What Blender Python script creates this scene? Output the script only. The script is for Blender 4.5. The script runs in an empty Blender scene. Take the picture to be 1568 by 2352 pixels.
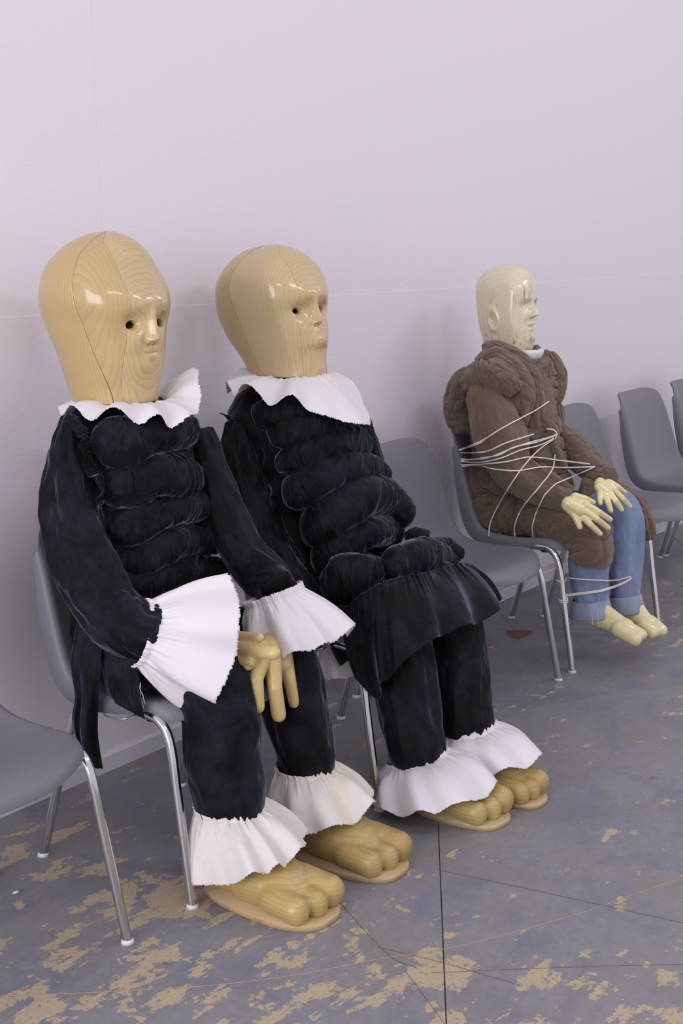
import bpy, bmesh, math
import numpy as np
from mathutils import Vector, Matrix
from mathutils.bvhtree import BVHTree

# ------------------------------------------------------------------ camera
SC = bpy.context.scene
COL = SC.collection
F_PX, PITCH, ROLL, YAW, DIST, EYE = 3039.66, 0.200229, -0.015294, 0.920389, 2.71044, 1.46999
def _cam():
    f = np.array([math.sin(YAW)*math.cos(PITCH), math.cos(YAW)*math.cos(PITCH), -math.sin(PITCH)])
    r = np.array([math.cos(YAW), -math.sin(YAW), 0.0]); u = np.cross(r, f)
    return (math.cos(ROLL)*r+math.sin(ROLL)*u, -math.sin(ROLL)*r+math.cos(ROLL)*u, f)
CR, CU, CF = _cam()
CO = np.array([0.0, -DIST, EYE])
cd = bpy.data.cameras.new('camera'); cam = bpy.data.objects.new('camera', cd); COL.objects.link(cam)
cd.sensor_fit = 'VERTICAL'; cd.sensor_height = 36.0; cd.lens = F_PX/2352*36.0
cd.clip_start = 0.05; cd.clip_end = 60
cam.matrix_world = Matrix([[CR[0], CU[0], -CF[0], CO[0]], [CR[1], CU[1], -CF[1], CO[1]], [CR[2], CU[2], -CF[2], CO[2]], [0, 0, 0, 1]])
SC.camera = cam
# ------------------------------------------------------------------ light
W = bpy.data.worlds.new('world'); SC.world = W; W.use_nodes = True
bg = W.node_tree.nodes['Background']; bg.inputs[0].default_value = (0.84, 0.81, 0.87, 1); bg.inputs[1].default_value = 0.92
def area(name, loc, target, sx, sy, power, col):
    l = bpy.data.lights.new(name, 'AREA'); l.shape = 'RECTANGLE'; l.size = sx; l.size_y = sy; l.energy = power; l.color = col
    o = bpy.data.objects.new(name, l); COL.objects.link(o); o.location = loc
    o.rotation_euler = (Vector(target)-Vector(loc)).to_track_quat('-Z', 'Y').to_euler()
    return o
area('side_fill', (-3.0, -1.3, 1.5), (2.2, -.2, .6), 3.6, 2.4, 170, (.97, .96, 1.0))  # broad fill added out of view on the left to brighten the lower wall
for lx, ly, lw in ((.6, -3.3, 13), (3.4, -3.3, 15), (6.2, -3.0, 18)):
    area('ceiling_light', (lx, ly, 3.3), (lx*.8+.6, -.6, .9), 1.25, 0.24, lw, (1.0, 0.97, 1.0))
SC.view_settings.view_transform = 'Standard'; SC.view_settings.look = 'None'
SC.view_settings.gamma = 1.0; SC.view_settings.use_curve_mapping = False; SC.view_settings.exposure = 0.0
try:
    SC.cycles.use_denoising = True
except Exception:
    pass

# ------------------------------------------------------------------ helpers
RNG = np.random.default_rng(7)
def ray(px, py): return CF + CR*(px-784)/F_PX - CU*(py-1176)/F_PX
def at(px, py, x=None, y=None, z=None):
    r = ray(px, py)
    t = (x-CO[0])/r[0] if x is not None else (y-CO[1])/r[1] if y is not None else (z-CO[2])/r[2]
    return CO+t*r
def mpp(p): return float((np.asarray(p)-CO) @ CF)/F_PX        # metres per pixel at a point
_P = RNG.permutation(512)
_V = RNG.random(512)*2-1
def vnoise(x, y, z=0.0):
    x, y, z = np.broadcast_arrays(np.asarray(x, float), np.asarray(y, float), np.asarray(z, float))
    xi = np.floor(x).astype(int); yi = np.floor(y).astype(int); zi = np.floor(z).astype(int)
    fx, fy, fz = x-xi, y-yi, z-zi
    s = lambda t: t*t*t*(t*(t*6-15)+10)
    fx, fy, fz = s(fx), s(fy), s(fz)
    def h(a, b, c): return _V[(_P[(_P[(a) & 511]+b) & 511]+c) & 511]
    o = 0
    for dx in (0, 1):
        for dy in (0, 1):
            for dz in (0, 1):
                w = (fx if dx else 1-fx)*(fy if dy else 1-fy)*(fz if dz else 1-fz)
                o = o+w*h(xi+dx, yi+dy, zi+dz)
    return o
def fbm(x, y, z=0.0, o=3):
    a, s = 1.0, 0
    for k in range(o):
        s = s+a*vnoise(np.asarray(x)*2**k+17*k, np.asarray(y)*2**k+5*k, np.asarray(z)*2**k); a *= .5
    return s
def ridge(x, y, z=0.0): return 1-2*np.abs(vnoise(x, y, z))     # sharp crests

def tag(o, label=None, cat=None, group=None, kind=None):
    if label: o['label'] = label
    if cat: o['category'] = cat
    if group: o['group'] = group
    if kind: o['kind'] = kind
    return o
def empty(name, loc, label=None, cat=None, group=None):
    o = bpy.data.objects.new(name, None); COL.objects.link(o); o.location = loc; o.empty_display_size = .05
    return tag(o, label, cat, group)
def mesh_np(name, v, f, mats, smooth=True, midx=None):
    me = bpy.data.meshes.new(name)
    v = np.asarray(v, np.float32); f = np.asarray(f, np.int32)
    n, k = f.shape
    me.vertices.add(len(v)); me.vertices.foreach_set('co', v.ravel())
    me.loops.add(n*k); me.loops.foreach_set('vertex_index', f.ravel())
    me.polygons.add(n); me.polygons.foreach_set('loop_start', np.arange(0, n*k, k, dtype=np.int32))
    try: me.polygons.foreach_set('loop_total', np.full(n, k, np.int32))
    except Exception: pass
    for m in (mats if isinstance(mats, (list, tuple)) else [mats]): me.materials.append(m)
    if midx is not None: me.polygons.foreach_set('material_index', np.asarray(midx, np.int32))
    me.update(calc_edges=True); me.validate()
    if smooth: me.polygons.foreach_set('use_smooth', np.ones(len(me.polygons), bool))
    return me
def link(name, me, parent=None, root=None, label=None):
    """mesh given in world coordinates; origin moved to the root (the parent empty)"""
    o = bpy.data.objects.new(name, me); COL.objects.link(o)
    if parent is not None: o.parent = parent
    if root is not None: me.transform(Matrix.Translation(-Vector(root)))
    if label: o['label'] = label
    return o
def grid_faces(n, m, closed=False):
    i, j = np.meshgrid(np.arange(n-1), np.arange(m if closed else m-1), indexing='ij')
    j2 = (j+1) % m
    return np.stack([i*m+j, i*m+j2, (i+1)*m+j2, (i+1)*m+j], -1).reshape(-1, 4)
def grid_obj(name, P, mat, parent, root, closed=False, smooth=True, midx=None, label=None, flip=False):
    n, m = P.shape[:2]; f = grid_faces(n, m, closed)
    if flip: f = f[:, ::-1]
    return link(name, mesh_np(name, P.reshape(-1, 3), f, mat, smooth, midx), parent, root, label)
def spline(pts, n):
    pts = np.asarray(pts, float)
    if len(pts) == 2: return pts[0]+(pts[1]-pts[0])*np.linspace(0, 1, n)[:, None]
    d = np.r_[0, np.cumsum(np.linalg.norm(np.diff(pts[:, :3], axis=0), axis=1)**.6+1e-6)]
    t = np.linspace(0, d[-1], n)
    k = len(pts); m = np.zeros_like(pts)
    m[1:-1] = (pts[2:]-pts[:-2])/(d[2:]-d[:-2])[:, None]; m[0] = (pts[1]-pts[0])/(d[1]-d[0]); m[-1] = (pts[-1]-pts[-2])/(d[-1]-d[-2])
    i = np.clip(np.searchsorted(d, t, side='right')-1, 0, k-2); h = d[i+1]-d[i]; s = ((t-d[i])/h)[:, None]; h = h[:, None]
    return ((2*s**3-3*s**2+1)*pts[i]+(s**3-2*s**2+s)*h*m[i]+(-2*s**3+3*s**2)*pts[i+1]+(s**3-s**2)*h*m[i+1])
def smooth1(a, k=3, it=1):
    for _ in range(it):
        p = np.pad(a, (k, k), mode='edge'); a = np.convolve(p, np.ones(2*k+1)/(2*k+1), 'valid')
    return a
def frames(c, ref):
    t = np.gradient(c, axis=0); t /= np.linalg.norm(t, axis=1)[:, None]+1e-12
    ref = np.asarray(ref, float)
    s = np.cross(t, ref); s /= np.linalg.norm(s, axis=1)[:, None]+1e-12
    n = np.cross(s, t)
    return t, s, n
def tube(c, ra, rb, ref=(0, 0, 1), m=48, disp=None, capn=0, power=2.0):
    """sweep an ellipse (ra along side, rb along normal) -> array (n,m,3); disp(u, th, L)->metres"""
    n = len(c); t, s, nn = frames(c, ref)
    th = np.arange(m)*2*math.pi/m
    L = np.r_[0, np.cumsum(np.linalg.norm(np.diff(c, axis=0), axis=1))]
    ct, st = np.cos(th), np.sin(th)
    if power != 2.0:
        ct = np.sign(ct)*np.abs(ct)**(2/power); st = np.sign(st)*np.abs(st)**(2/power)
    D = np.zeros((n, m)) if disp is None else disp(L[:, None]*np.ones((1, m)), th[None, :]*np.ones((n, 1)), L[-1])
    P = c[:, None, :]+s[:, None, :]*((np.asarray(ra)[:, None]+D)*ct)[:, :, None]+nn[:, None, :]*((np.asarray(rb)[:, None]+D)*st)[:, :, None]
    return P
def simple_tube(name, pts, r, mat, parent, root, n=None, m=12, label=None, spl=True, ends=True, ref=(0.13, 0.21, 1)):
    c = spline(pts, n or max(12, len(pts)*6)) if spl else np.asarray(pts, float)
    rr = np.full(len(c), r)
    if ends:
        c = np.vstack([c[:1], c, c[-1:]]); rr = np.r_[0.0001, rr, .0001]
        d0 = c[2]-c[1]; d1 = c[-2]-c[-3]
        c[0] = c[1]-d0*1e-3; c[-1] = c[-2]+d1*1e-3
    P = tube(c, rr, rr, ref, m)
    return grid_obj(name, P, mat, parent, root, closed=True, label=label)
def bm_mesh(name, bm, mat, smooth=False):
    me = bpy.data.meshes.new(name); bmesh.ops.recalc_face_normals(bm, faces=bm.faces); bm.to_mesh(me); bm.free(); me.materials.append(mat)
    if smooth: me.polygons.foreach_set('use_smooth', np.ones(len(me.polygons), bool))
    return me
def box_bm(bm, lo, hi, bev=0.0, seg=1):
    r = bmesh.ops.create_cube(bm, size=1.0); vs = r['verts']
    for v in vs: v.co = Vector([lo[i]+(v.co[i]+.5)*(hi[i]-lo[i]) for i in range(3)])
    if bev: bmesh.ops.bevel(bm, geom=list({e for v in vs for e in v.link_edges}), offset=bev, segments=seg, affect='EDGES', profile=.6)
def modded(name, me, mods, mat, parent, root, label=None, smooth=True):
    o = bpy.data.objects.new('tmp', me); COL.objects.link(o)
    for typ, kw in mods:
        md = o.modifiers.new(typ, typ)
        for k, v in kw.items(): setattr(md, k, v)
    dg = bpy.context.evaluated_depsgraph_get(); dg.update()
    me2 = bpy.data.meshes.new_from_object(o.evaluated_get(dg)); COL.objects.unlink(o); bpy.data.objects.remove(o)
    me2.materials.clear()
    for m in (mat if isinstance(mat, (list, tuple)) else [mat]): me2.materials.append(m)
    me2.polygons.foreach_set('material_index', np.zeros(len(me2.polygons), np.int32))
    if smooth: me2.polygons.foreach_set('use_smooth', np.ones(len(me2.polygons), bool))
    me2.name = name
    return link(name, me2, parent, root, label)
def caps(v, f, a, b, ra, rb, n=14):
    """closed tapered capsule appended to lists"""
    a, b = np.asarray(a, float), np.asarray(b, float); d = b-a; L = np.linalg.norm(d); d = d/(L+1e-9)
    x = np.cross(d, [.31, .52, .79]); x /= np.linalg.norm(x); y = np.cross(d, x)
    rings = []
    for ph in np.linspace(-math.pi/2, 0, 5): rings.append((a+d*ra*math.sin(ph), max(ra*math.cos(ph), 1e-4)))
    for ph in np.linspace(0, math.pi/2, 5): rings.append((b+d*rb*math.sin(ph), max(rb*math.cos(ph), 1e-4)))
    o = len(v); th = np.arange(n)*2*math.pi/n
    for c, r in rings:
        for t in th: v.append(c+(x*math.cos(t)+y*math.sin(t))*r)
    k = len(rings)
    for i in range(k-1):
        for j in range(n): f.append((o+i*n+j, o+i*n+(j+1) % n, o+(i+1)*n+(j+1) % n, o+(i+1)*n+j))
    f.append(tuple(o+j for j in range(n))[::-1]); f.append(tuple(o+(k-1)*n+j for j in range(n)))
def ell(v, f, c, axes, n=20, m=12):
    """closed ellipsoid, axes = 3 vectors"""
    o = len(v); c = np.asarray(c, float); A = [np.asarray(a, float) for a in axes]
    for i in range(m+1):
        ph = -math.pi/2+math.pi*i/m
        for j in range(n):
            th = 2*math.pi*j/n; cc = max(math.cos(ph), 1e-3)
            v.append(c+A[0]*cc*math.cos(th)+A[1]*cc*math.sin(th)+A[2]*math.sin(ph))
    for i in range(m):
        for j in range(n): f.append((o+i*n+j, o+i*n+(j+1) % n, o+(i+1)*n+(j+1) % n, o+(i+1)*n+j))
    f.append(tuple(o+j for j in range(n))[::-1]); f.append(tuple(o+m*n+j for j in range(n)))
def blob(name, v, f, voxel, sm, mat, parent, root, label=None):
    me = bpy.data.meshes.new(name); me.from_pydata([tuple(p) for p in v], [], f); me.update()
    return modded(name, me, [('REMESH', dict(mode='VOXEL', voxel_size=voxel)), ('SMOOTH', dict(factor=.5, iterations=sm))], mat, parent, root, label)

# ------------------------------------------------------------------ materials
class NT:
    def __init__(s, name):
        s.m = bpy.data.materials.new(name); s.m.use_nodes = True; s.t = s.m.node_tree; s.b = s.t.nodes['Principled BSDF']
        s.co = s.t.nodes.new('ShaderNodeTexCoord')
    def new(s, typ, **kw):
        n = s.t.nodes.new('ShaderNode'+typ)
        for k, v in kw.items():
            if k.startswith('i_'):
                key = k[2:]; key = int(key) if key.isdigit() else key.replace('_', ' ')
                n.inputs[key].default_value = v
            else: setattr(n, k, v)
        return n
    def l(s, a, b): s.t.links.new(a, b)
    def map(s, scale=(1, 1, 1), rot=(0, 0, 0), loc=(0, 0, 0), src='Object'):
        n = s.new('Mapping'); n.inputs['Scale'].default_value = scale; n.inputs['Rotation'].default_value = rot; n.inputs['Location'].default_value = loc
        s.l(s.co.outputs[src], n.inputs[0]); return n.outputs[0]
    def noise(s, vec, scale, detail=4, rough=.5, dist=0.0):
        n = s.new('TexNoise'); n.inputs['Scale'].default_value = scale; n.inputs['Detail'].default_value = detail
        n.inputs['Roughness'].default_value = rough; n.inputs['Distortion'].default_value = dist
        s.l(vec, n.inputs['Vector']); return n.outputs['Fac']
    def ramp(s, fac, stops, interp='LINEAR'):
        n = s.new('ValToRGB'); n.color_ramp.interpolation = interp; e = n.color_ramp.elements
        while len(e) < len(stops): e.new(.5)
        for k, (p, c) in enumerate(stops):
            e[k].position = p; e[k].color = (c if isinstance(c, tuple) else (c, c, c))+((1,) if not isinstance(c, tuple) or len(c) == 3 else ())
        s.l(fac, n.inputs[0]); return n.outputs[0]
    def mix(s, fac, a, b, blend='MIX'):
        n = s.new('Mix', data_type='RGBA', blend_type=blend)
        for v, k in ((fac, 0), (a, 6), (b, 7)):
            if hasattr(v, 'links'): s.l(v, n.inputs[k])
            else: n.inputs[k].default_value = v if k == 0 else tuple(v)+(1,)
        return n.outputs[2]
    def math(s, op, a, b=0.0, c=0.0, clamp=False):
        n = s.new('Math', operation=op, use_clamp=clamp)
        for v, k in ((a, 0), (b, 1), (c, 2)):
            if hasattr(v, 'links'): s.l(v, n.inputs[k])
            else: n.inputs[k].default_value = v
        return n.outputs[0]
    def bump(s, h, strength=.3, dist=.001, prev=None):
        n = s.new('Bump'); n.inputs['Strength'].default_value = strength; n.inputs['Distance'].default_value = dist
        s.l(h, n.inputs['Height'])
        if prev is not None: s.l(prev, n.inputs['Normal'])
        return n.outputs[0]
    def set(s, **kw):
        for k, v in kw.items():
            key = k.replace('_', ' ')
            if hasattr(v, 'links'): s.l(v, s.b.inputs[key])
            else: s.b.inputs[key].default_value = v if not isinstance(v, tuple) or len(v) == 4 else v+(1,)
        return s
def srgb(r, g, b):
    f = lambda c: (c/255/12.92 if c/255 <= .04045 else ((c/255+.055)/1.055)**2.4)
    return (f(r), f(g), f(b))

def wood_mat(name, axis, light, dark, deep, scale=9.0, dist=2.5, rough=.34, coat=.6, loc=(0, 0, 0), patch=.35, cracks=0.0, knot=None, ls=.55):
    n = NT(name)
    v = n.map(loc=loc)
    w = n.new('TexWave', wave_type='BANDS', bands_direction=axis, wave_profile='SAW')
    w.inputs['Scale'].default_value = scale; w.inputs['Distortion'].default_value = dist
    w.inputs['Detail'].default_value = 2.0; w.inputs['Detail Scale'].default_value = .35; w.inputs['Detail Roughness'].default_value = .4
    n.l(v, w.inputs['Vector'])
    line = n.ramp(w.outputs['Fac'], [(0, 0.05), (.6, .3), (.86, .9), (.93, 1.0), (1.0, .05)])
    vz = n.map(scale=(38, 38, 3.0), loc=loc)
    fine = n.noise(vz, 6, 4, .6)
    c = n.mix(n.math('MULTIPLY', n.math('MULTIPLY', line, ls), n.math('ADD', n.noise(n.map(loc=loc, scale=(1, 1, .5)), 6, 2), .25, clamp=True)), light, dark)
    c = n.mix(n.math('MULTIPLY', n.math('SUBTRACT', fine, .5), .7, clamp=True), c, deep)
    pt = n.ramp(n.noise(n.map(loc=loc), 4.5, 3, .55), [(.38, 0.0), (.72, 1.0)])
    c = n.mix(n.math('MULTIPLY', pt, patch), c, deep)
    if cracks:
        vc = n.map(scale=(52, 52, 4.5), loc=loc)
        cr = n.ramp(n.noise(vc, 2.2, 3, .6, .4), [(.57, 0.0), (.62, 1.0)])
        region = n.ramp(n.noise(n.map(loc=(loc[0]+3, 1, 2)), 9, 2), [(.40, 0.0), (.60, 1.0)])
        sz_ = n.new('SeparateXYZ'); n.l(n.co.outputs['Object'], sz_.inputs[0])
        k = n.math('MULTIPLY', n.math('MULTIPLY', n.math('MULTIPLY', cr, region), cracks), n.math('LESS_THAN', sz_.outputs[2], 1.045))
        c = n.mix(k, c, srgb(74, 62, 46))
    bh = fine
    nm = n.bump(bh, .12, .001)
    if knot:
        kd = n.new('VectorMath', operation='DISTANCE'); n.l(n.co.outputs['Object'], kd.inputs[0]); kd.inputs[1].default_value = knot[:3]
        kr = n.math('DIVIDE', kd.outputs['Value'], knot[3])
        kn = n.math('ADD', kr, n.math('MULTIPLY', n.noise(n.map(), 40, 3), .35))
        c = n.mix(n.ramp(kn, [(.55, 1.0), (1.05, 0.0)]), c, srgb(112, 78, 48))
    n.set(Base_Color=c, Roughness=rough, Coat_Weight=coat, Coat_Roughness=.09, Normal=nm)
    n.b.inputs['Coat IOR'].default_value = 1.5
    return n.m
HL, HD, HP = srgb(212, 190, 146), srgb(158, 128, 80), srgb(174, 144, 88)
M = {}
M['head_front'] = wood_mat('varnished_wood_front', 'Y', srgb(196, 172, 128), srgb(166, 136, 92), HP, 46, 4.5, patch=.22, ls=.7)
M['head_side'] = wood_mat('varnished_wood_side', 'X', srgb(188, 162, 114), HD, HP, 34, 5.0, patch=.40)
M['head_side_pale'] = wood_mat('varnished_wood_pale', 'Y', srgb(196, 174, 132), srgb(166, 138, 96), HP, 34, 5.0, patch=.15)
M['head_back'] = wood_mat('varnished_wood_back', 'Y', srgb(188, 162, 110), srgb(160, 130, 80), srgb(182, 152, 92), 30, 7.0, patch=.45)
M['head_back_b'] = wood_mat('varnished_wood_back_knot', 'Y', srgb(188, 162, 110), srgb(160, 130, 80), srgb(182, 152, 92), 30, 7.0, patch=.45, knot=(*(at(501, 687, y=-.115)-np.array([2.91, -.45, 0])), .011))
M['head_old'] = wood_mat('varnished_pine', 'X', srgb(214, 204, 178), srgb(200, 188, 156), srgb(204, 192, 156), 16, 4.0, patch=.3, cracks=.9)
M['hand_wood'] = wood_mat('hand_wood', 'Y', srgb(206, 182, 128), srgb(176, 146, 88), srgb(178, 150, 92), 34, 9, ls=.3, rough=.4, coat=.2)
M['foot_wood'] = wood_mat('foot_wood', 'Z', srgb(184, 158, 102), srgb(152, 122, 66), srgb(150, 118, 58), 30, 9, rough=.42, coat=.18, patch=.6, knot=(*(at(577, 2036, x=2.060)-np.array([2.24, -.45, 0])), .024))
M['foot_wood_b'] = wood_mat('foot_wood_plain', 'Z', srgb(184, 160, 106), srgb(152, 124, 72), srgb(148, 118, 60), 28, 9, rough=.45, coat=.12, patch=.6)
M['sole'] = wood_mat('sole_wood', 'Z', srgb(190, 166, 128), srgb(164, 136, 92), srgb(146, 112, 66), 30, 2, rough=.5, coat=.1)
M['pale_paint'] = wood_mat('pale_carved_wood', 'Z', srgb(220, 208, 160), srgb(212, 198, 146), srgb(204, 188, 134), 20, 2.0, rough=.3, coat=.45, patch=.3)

def velvet(name, base, tint):
    n = NT(name)
    nz = n.noise(n.map(), 11, 5, .62, .8)
    nf = n.noise(n.map(), 900, 2, .6)
    c = n.mix(n.ramp(nz, [(.44, 0.0), (.64, 1.0)]), base, tuple(3.2*q for q in base))
    n.set(Base_Color=c, Roughness=.62, Sheen_Weight=n.math('ADD', n.math('MULTIPLY', n.ramp(nz, [(.42, 0.0), (.66, 1.0)]), .80), .34), Sheen_Roughness=.30, Sheen_Tint=tint, Specular_IOR_Level=.12,
          Normal=n.bump(nf, .25, .0006, n.bump(n.noise(n.map(scale=(1, 1, .6)), 46, 4, .6, .5), .55, .004)))
    return n.m
M['velvet'] = velvet('navy_velvet', (.0030, .0031, .0052), (.52, .56, .74))
def cloth(name, base, stain=0.0, frq=1600):
    n = NT(name)
    st = n.ramp(n.noise(n.map(scale=(1, 1, .6)), 6, 5, .6, 1.0), [(.56, 0.0), (.72, 1.0)])
    edge = n.ramp(n.noise(n.map(scale=(1, 1, .8)), 7, 4, .6, 1.2), [(.485, 0.0), (.5, 1.0), (.515, 0.0)])
    c = n.mix(n.math('MULTIPLY', st, stain), base, srgb(214, 196, 160))
    c = n.mix(n.math('MULTIPLY', edge, stain*.35), c, srgb(206, 180, 130))
    n.set(Base_Color=c, Roughness=.85, Sheen_Weight=.15, Specular_IOR_Level=.2,
          Normal=n.bump(n.noise(n.map(), frq, 2), .2, .0004, n.bump(n.noise(n.map(), 60, 4), .35, .0018)))
    n.b.inputs['Subsurface Weight'].default_value = 0.0
    return n.m
M['linen'] = cloth('white_cotton', srgb(217, 212, 217), .0)
M['linen_st'] = cloth('stained_white_cotton', srgb(214, 208, 207), .6)
M['fray'] = cloth('frayed_thread', srgb(228, 224, 226))
n = NT('brown_fleece')
a1 = n.noise(n.map(), 42, 5, .6, .8); a2 = n.noise(n.map(), 420, 3, .7)
c = n.mix(a1, srgb(80, 64, 54), srgb(114, 95, 83)); c = n.mix(n.math('MULTIPLY', a2, .5), c, srgb(132, 112, 98))
n.set(Base_Color=c, Roughness=.95, Sheen_Weight=.45, Sheen_Roughness=.5, Sheen_Tint=(.95, .85, .78), Specular_IOR_Level=.05,
      Normal=n.bump(a2, .8, .003, n.bump(a1, .6, .006)))
M['fleece'] = n.m
def denim(name, a, b):
    n = NT(name)
    w = n.noise(n.map(scale=(1, 1, .12)), 320, 2, .6); f = n.noise(n.map(scale=(1, 1, .5)), 11, 4, .6, .6)
    c = n.mix(n.ramp(f, [(.3, 0.0), (.75, 1.0)]), a, b); c = n.mix(n.math('MULTIPLY', w, .35), c, srgb(176, 186, 206))
    n.set(Base_Color=c, Roughness=.9, Specular_IOR_Level=.15, Sheen_Weight=.1, Normal=n.bump(w, .4, .0008, n.bump(n.noise(n.map(scale=(1, 1, .4)), 60, 3), .4, .003)))
    return n.m
M['denim'] = denim('blue_denim', srgb(84, 98, 138), srgb(128, 142, 178))
M['denim_in'] = denim('denim_inside', srgb(116, 124, 144), srgb(146, 154, 172))
M['thread'] = NT('seam_thread').set(Base_Color=srgb(190, 190, 196), Roughness=.8).m
M['plastic'] = NT('grey_plastic').m
n = NT('grey_plastic_shell'); g = n.noise(n.map(), 700, 2)
n.set(Base_Color=srgb(112, 110, 118), Roughness=.46, Specular_IOR_Level=.42, Normal=n.bump(g, .12, .0003)); M['plastic'] = n.m
n = NT('chrome'); n.set(Base_Color=(.60, .60, .62), Metallic=1.0, Roughness=n.math('ADD', n.math('MULTIPLY', n.noise(n.map(scale=(1, 1, .2)), 30, 3), .10), .10)); M['chrome'] = n.m
M['black'] = NT('black_metal').set(Base_Color=(.012, .012, .014), Roughness=.4).m
M['glide'] = NT('white_glide').set(Base_Color=srgb(216, 214, 214), Roughness=.5).m
M['steel'] = NT('steel').set(Base_Color=(.55, .56, .58), Metallic=.9, Roughness=.38).m
M['dark'] = NT('hollow_dark').set(Base_Color=(.012, .009, .007), Roughness=.9).m
n = NT('cotton_cord'); n.set(Base_Color=srgb(226, 218, 212), Roughness=.85, Normal=n.bump(n.noise(n.map(), 500, 2), .6, .001)); M['cord'] = n.m
M['cable'] = NT('white_cable').set(Base_Color=srgb(196, 190, 190), Roughness=.5).m
# wall paint
n = NT('painted_wall')
r1 = n.noise(n.map(scale=(1, 1, 2.4)), 26, 6, .65); r2 = n.noise(n.map(scale=(1, 1, 4.5)), 170, 3, .6)
sc = n.ramp(n.noise(n.map(scale=(1, 1, 5), rot=(0, .25, 0)), 7, 2, .5, .7), [(.64, 0.0), (.66, 1.0), (.68, 0.0)])
n.set(Base_Color=n.mix(n.math('MULTIPLY', r1, .5), srgb(227, 220, 228), srgb(220, 214, 226)), Roughness=.62, Specular_IOR_Level=.3,
      Normal=n.bump(r1, .30, .003, n.bump(r2, .16, .0016, n.bump(sc, .15, .001))))
M['wall'] = n.m
n = NT('painted_baseboard')
n.set(Base_Color=n.mix(n.noise(n.map(), 12, 4), srgb(222, 217, 226), srgb(206, 202, 210)), Roughness=.5, Normal=n.bump(n.noise(n.map(scale=(1, 1, 3)), 60, 4), .25, .002)); M['base'] = n.m
# worn painted floor
n = NT('worn_painted_floor')
v = n.map(); 
big = n.noise(v, 1.6, 3, .55)
hue = n.noise(n.map(loc=(5, 2, 0)), 2.3, 4, .6, .5)
blue = n.mix(n.ramp(hue, [(.36, 0.0), (.62, 1.0)]), srgb(116, 118, 128), srgb(130, 123, 127))
fine = n.noise(v, 46, 6, .7)
blue = n.mix(n.ramp(fine, [(.3, 0.0), (.72, 1.0)]), blue, srgb(138, 136, 142))
blue = n.mix(n.ramp(n.noise(n.map(loc=(1, 8, 0)), 4.2, 5, .65, .8), [(.50, 0.0), (.66, .55)]), blue, srgb(98, 106, 132))
dirt = n.ramp(n.noise(n.map(loc=(9, 3, 0)), 5, 5, .7), [(.45, 0.0), (.75, .6)])
blue = n.mix(dirt, blue, srgb(122, 112, 108))
tan = n.mix(n.noise(v, 30, 5, .7), srgb(164, 148, 124), srgb(186, 170, 146))
tan = n.mix(n.ramp(n.noise(n.map(loc=(4, 4, 0)), 90, 4, .6), [(.57, 0.0), (.66, .7)]), tan, srgb(116, 104, 100))
# wear: sharp-edged flakes; more of them in front on the left, where people walk
sx = n.new('SeparateXYZ'); n.l(n.co.outputs['Object'], sx.inputs[0])
wx = n.math('MULTIPLY', n.math('SUBTRACT', 2.30, sx.outputs[0]), .26)
wy = n.math('MULTIPLY', n.math('SUBTRACT', -.45, sx.outputs[1]), .035)
bias = n.math('MINIMUM', n.math('MAXIMUM', n.math('ADD', wx, wy), .012), .078)
bias = n.math('ADD', bias, n.math('MULTIPLY', n.math('LESS_THAN', sx.outputs[1], -.1), 0.0))
fl = n.noise(n.map(scale=(1, 1, 1), rot=(0, 0, .6)), 7.5, 10, .70, .35)
strk = n.noise(n.map(scale=(1.2, 7.5, 1), rot=(0, 0, -1.05)), 1.9, 6, .62, .5)
wsum = n.math('ADD', n.math('ADD', n.math('MULTIPLY', fl, .60), n.math('MULTIPLY', strk, .40)), bias)
wear = n.ramp(wsum, [(.596, 0.0), (.606, 1.0)])
chip = n.ramp(n.math('ADD', n.noise(n.map(loc=(3, 9, 0)), 17, 6, .72, .3), n.math('MULTIPLY', n.noise(n.map(loc=(8, 8, 0)), 2.0, 2), .22)), [(.765, 0.0), (.775, 1.0)])
wear = n.math('MAXIMUM', wear, chip)
c = n.mix(wear, blue, tan)
dk = n.ramp(n.noise(n.map(scale=(1, 3.4, 1), rot=(0, 0, -.5), loc=(6, 2, 0)), 24, 6, .75), [(.60, 0.0), (.70, .55)])
c = n.mix(dk, c, srgb(92, 86, 84))
lt = n.ramp(n.noise(n.map(scale=(1, 2.6, 1), rot=(0, 0, .9), loc=(1, 2, 0)), 13, 7, .75), [(.60, 0.0), (.72, .45)])
c = n.mix(lt, c, srgb(168, 164, 168))
wh = n.ramp(n.noise(n.map(loc=(7, 1, 0)), 36, 5, .75), [(.695, 0.0), (.71, 1.0)])
c = n.mix(n.math('MULTIPLY', wh, .85), c, srgb(206, 202, 206))
rd = n.ramp(n.noise(n.map(loc=(2, 6, 0)), 6.5, 4, .6), [(.715, 0.0), (.725, 1.0)])
c = n.mix(n.math('MULTIPLY', rd, .55), c, srgb(126, 82, 78))
scr = n.ramp(n.noise(n.map(scale=(2, 26, 1), rot=(0, 0, .35)), 2.2, 3, .5, .3), [(.496, 0.0), (.5, .8), (.504, 0.0)])
scm = n.ramp(n.noise(n.map(loc=(3, 3, 1)), 3, 2), [(.5, 0.0), (.6, 1.0)])
c = n.mix(n.math('MULTIPLY', n.math('MULTIPLY', scr, scm), .5), c, srgb(104, 92, 84))
n.set(Base_Color=c, Roughness=n.math('ADD', n.math('MULTIPLY', fine, .3), .38), Specular_IOR_Level=.38,
      Normal=n.bump(n.math('SUBTRACT', n.math('MULTIPLY', fine, .35), wear), .35, .0012))
M['floor'] = n.m
M['joint'] = NT('dark_joint').set(Base_Color=srgb(84, 76, 72), Roughness=.9).m
M['cut'] = NT('old_cut_line').set(Base_Color=srgb(104, 94, 86), Roughness=.9).m
M['groove'] = NT('scored_groove').set(Base_Color=srgb(168, 146, 116), Roughness=.9).m
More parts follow.
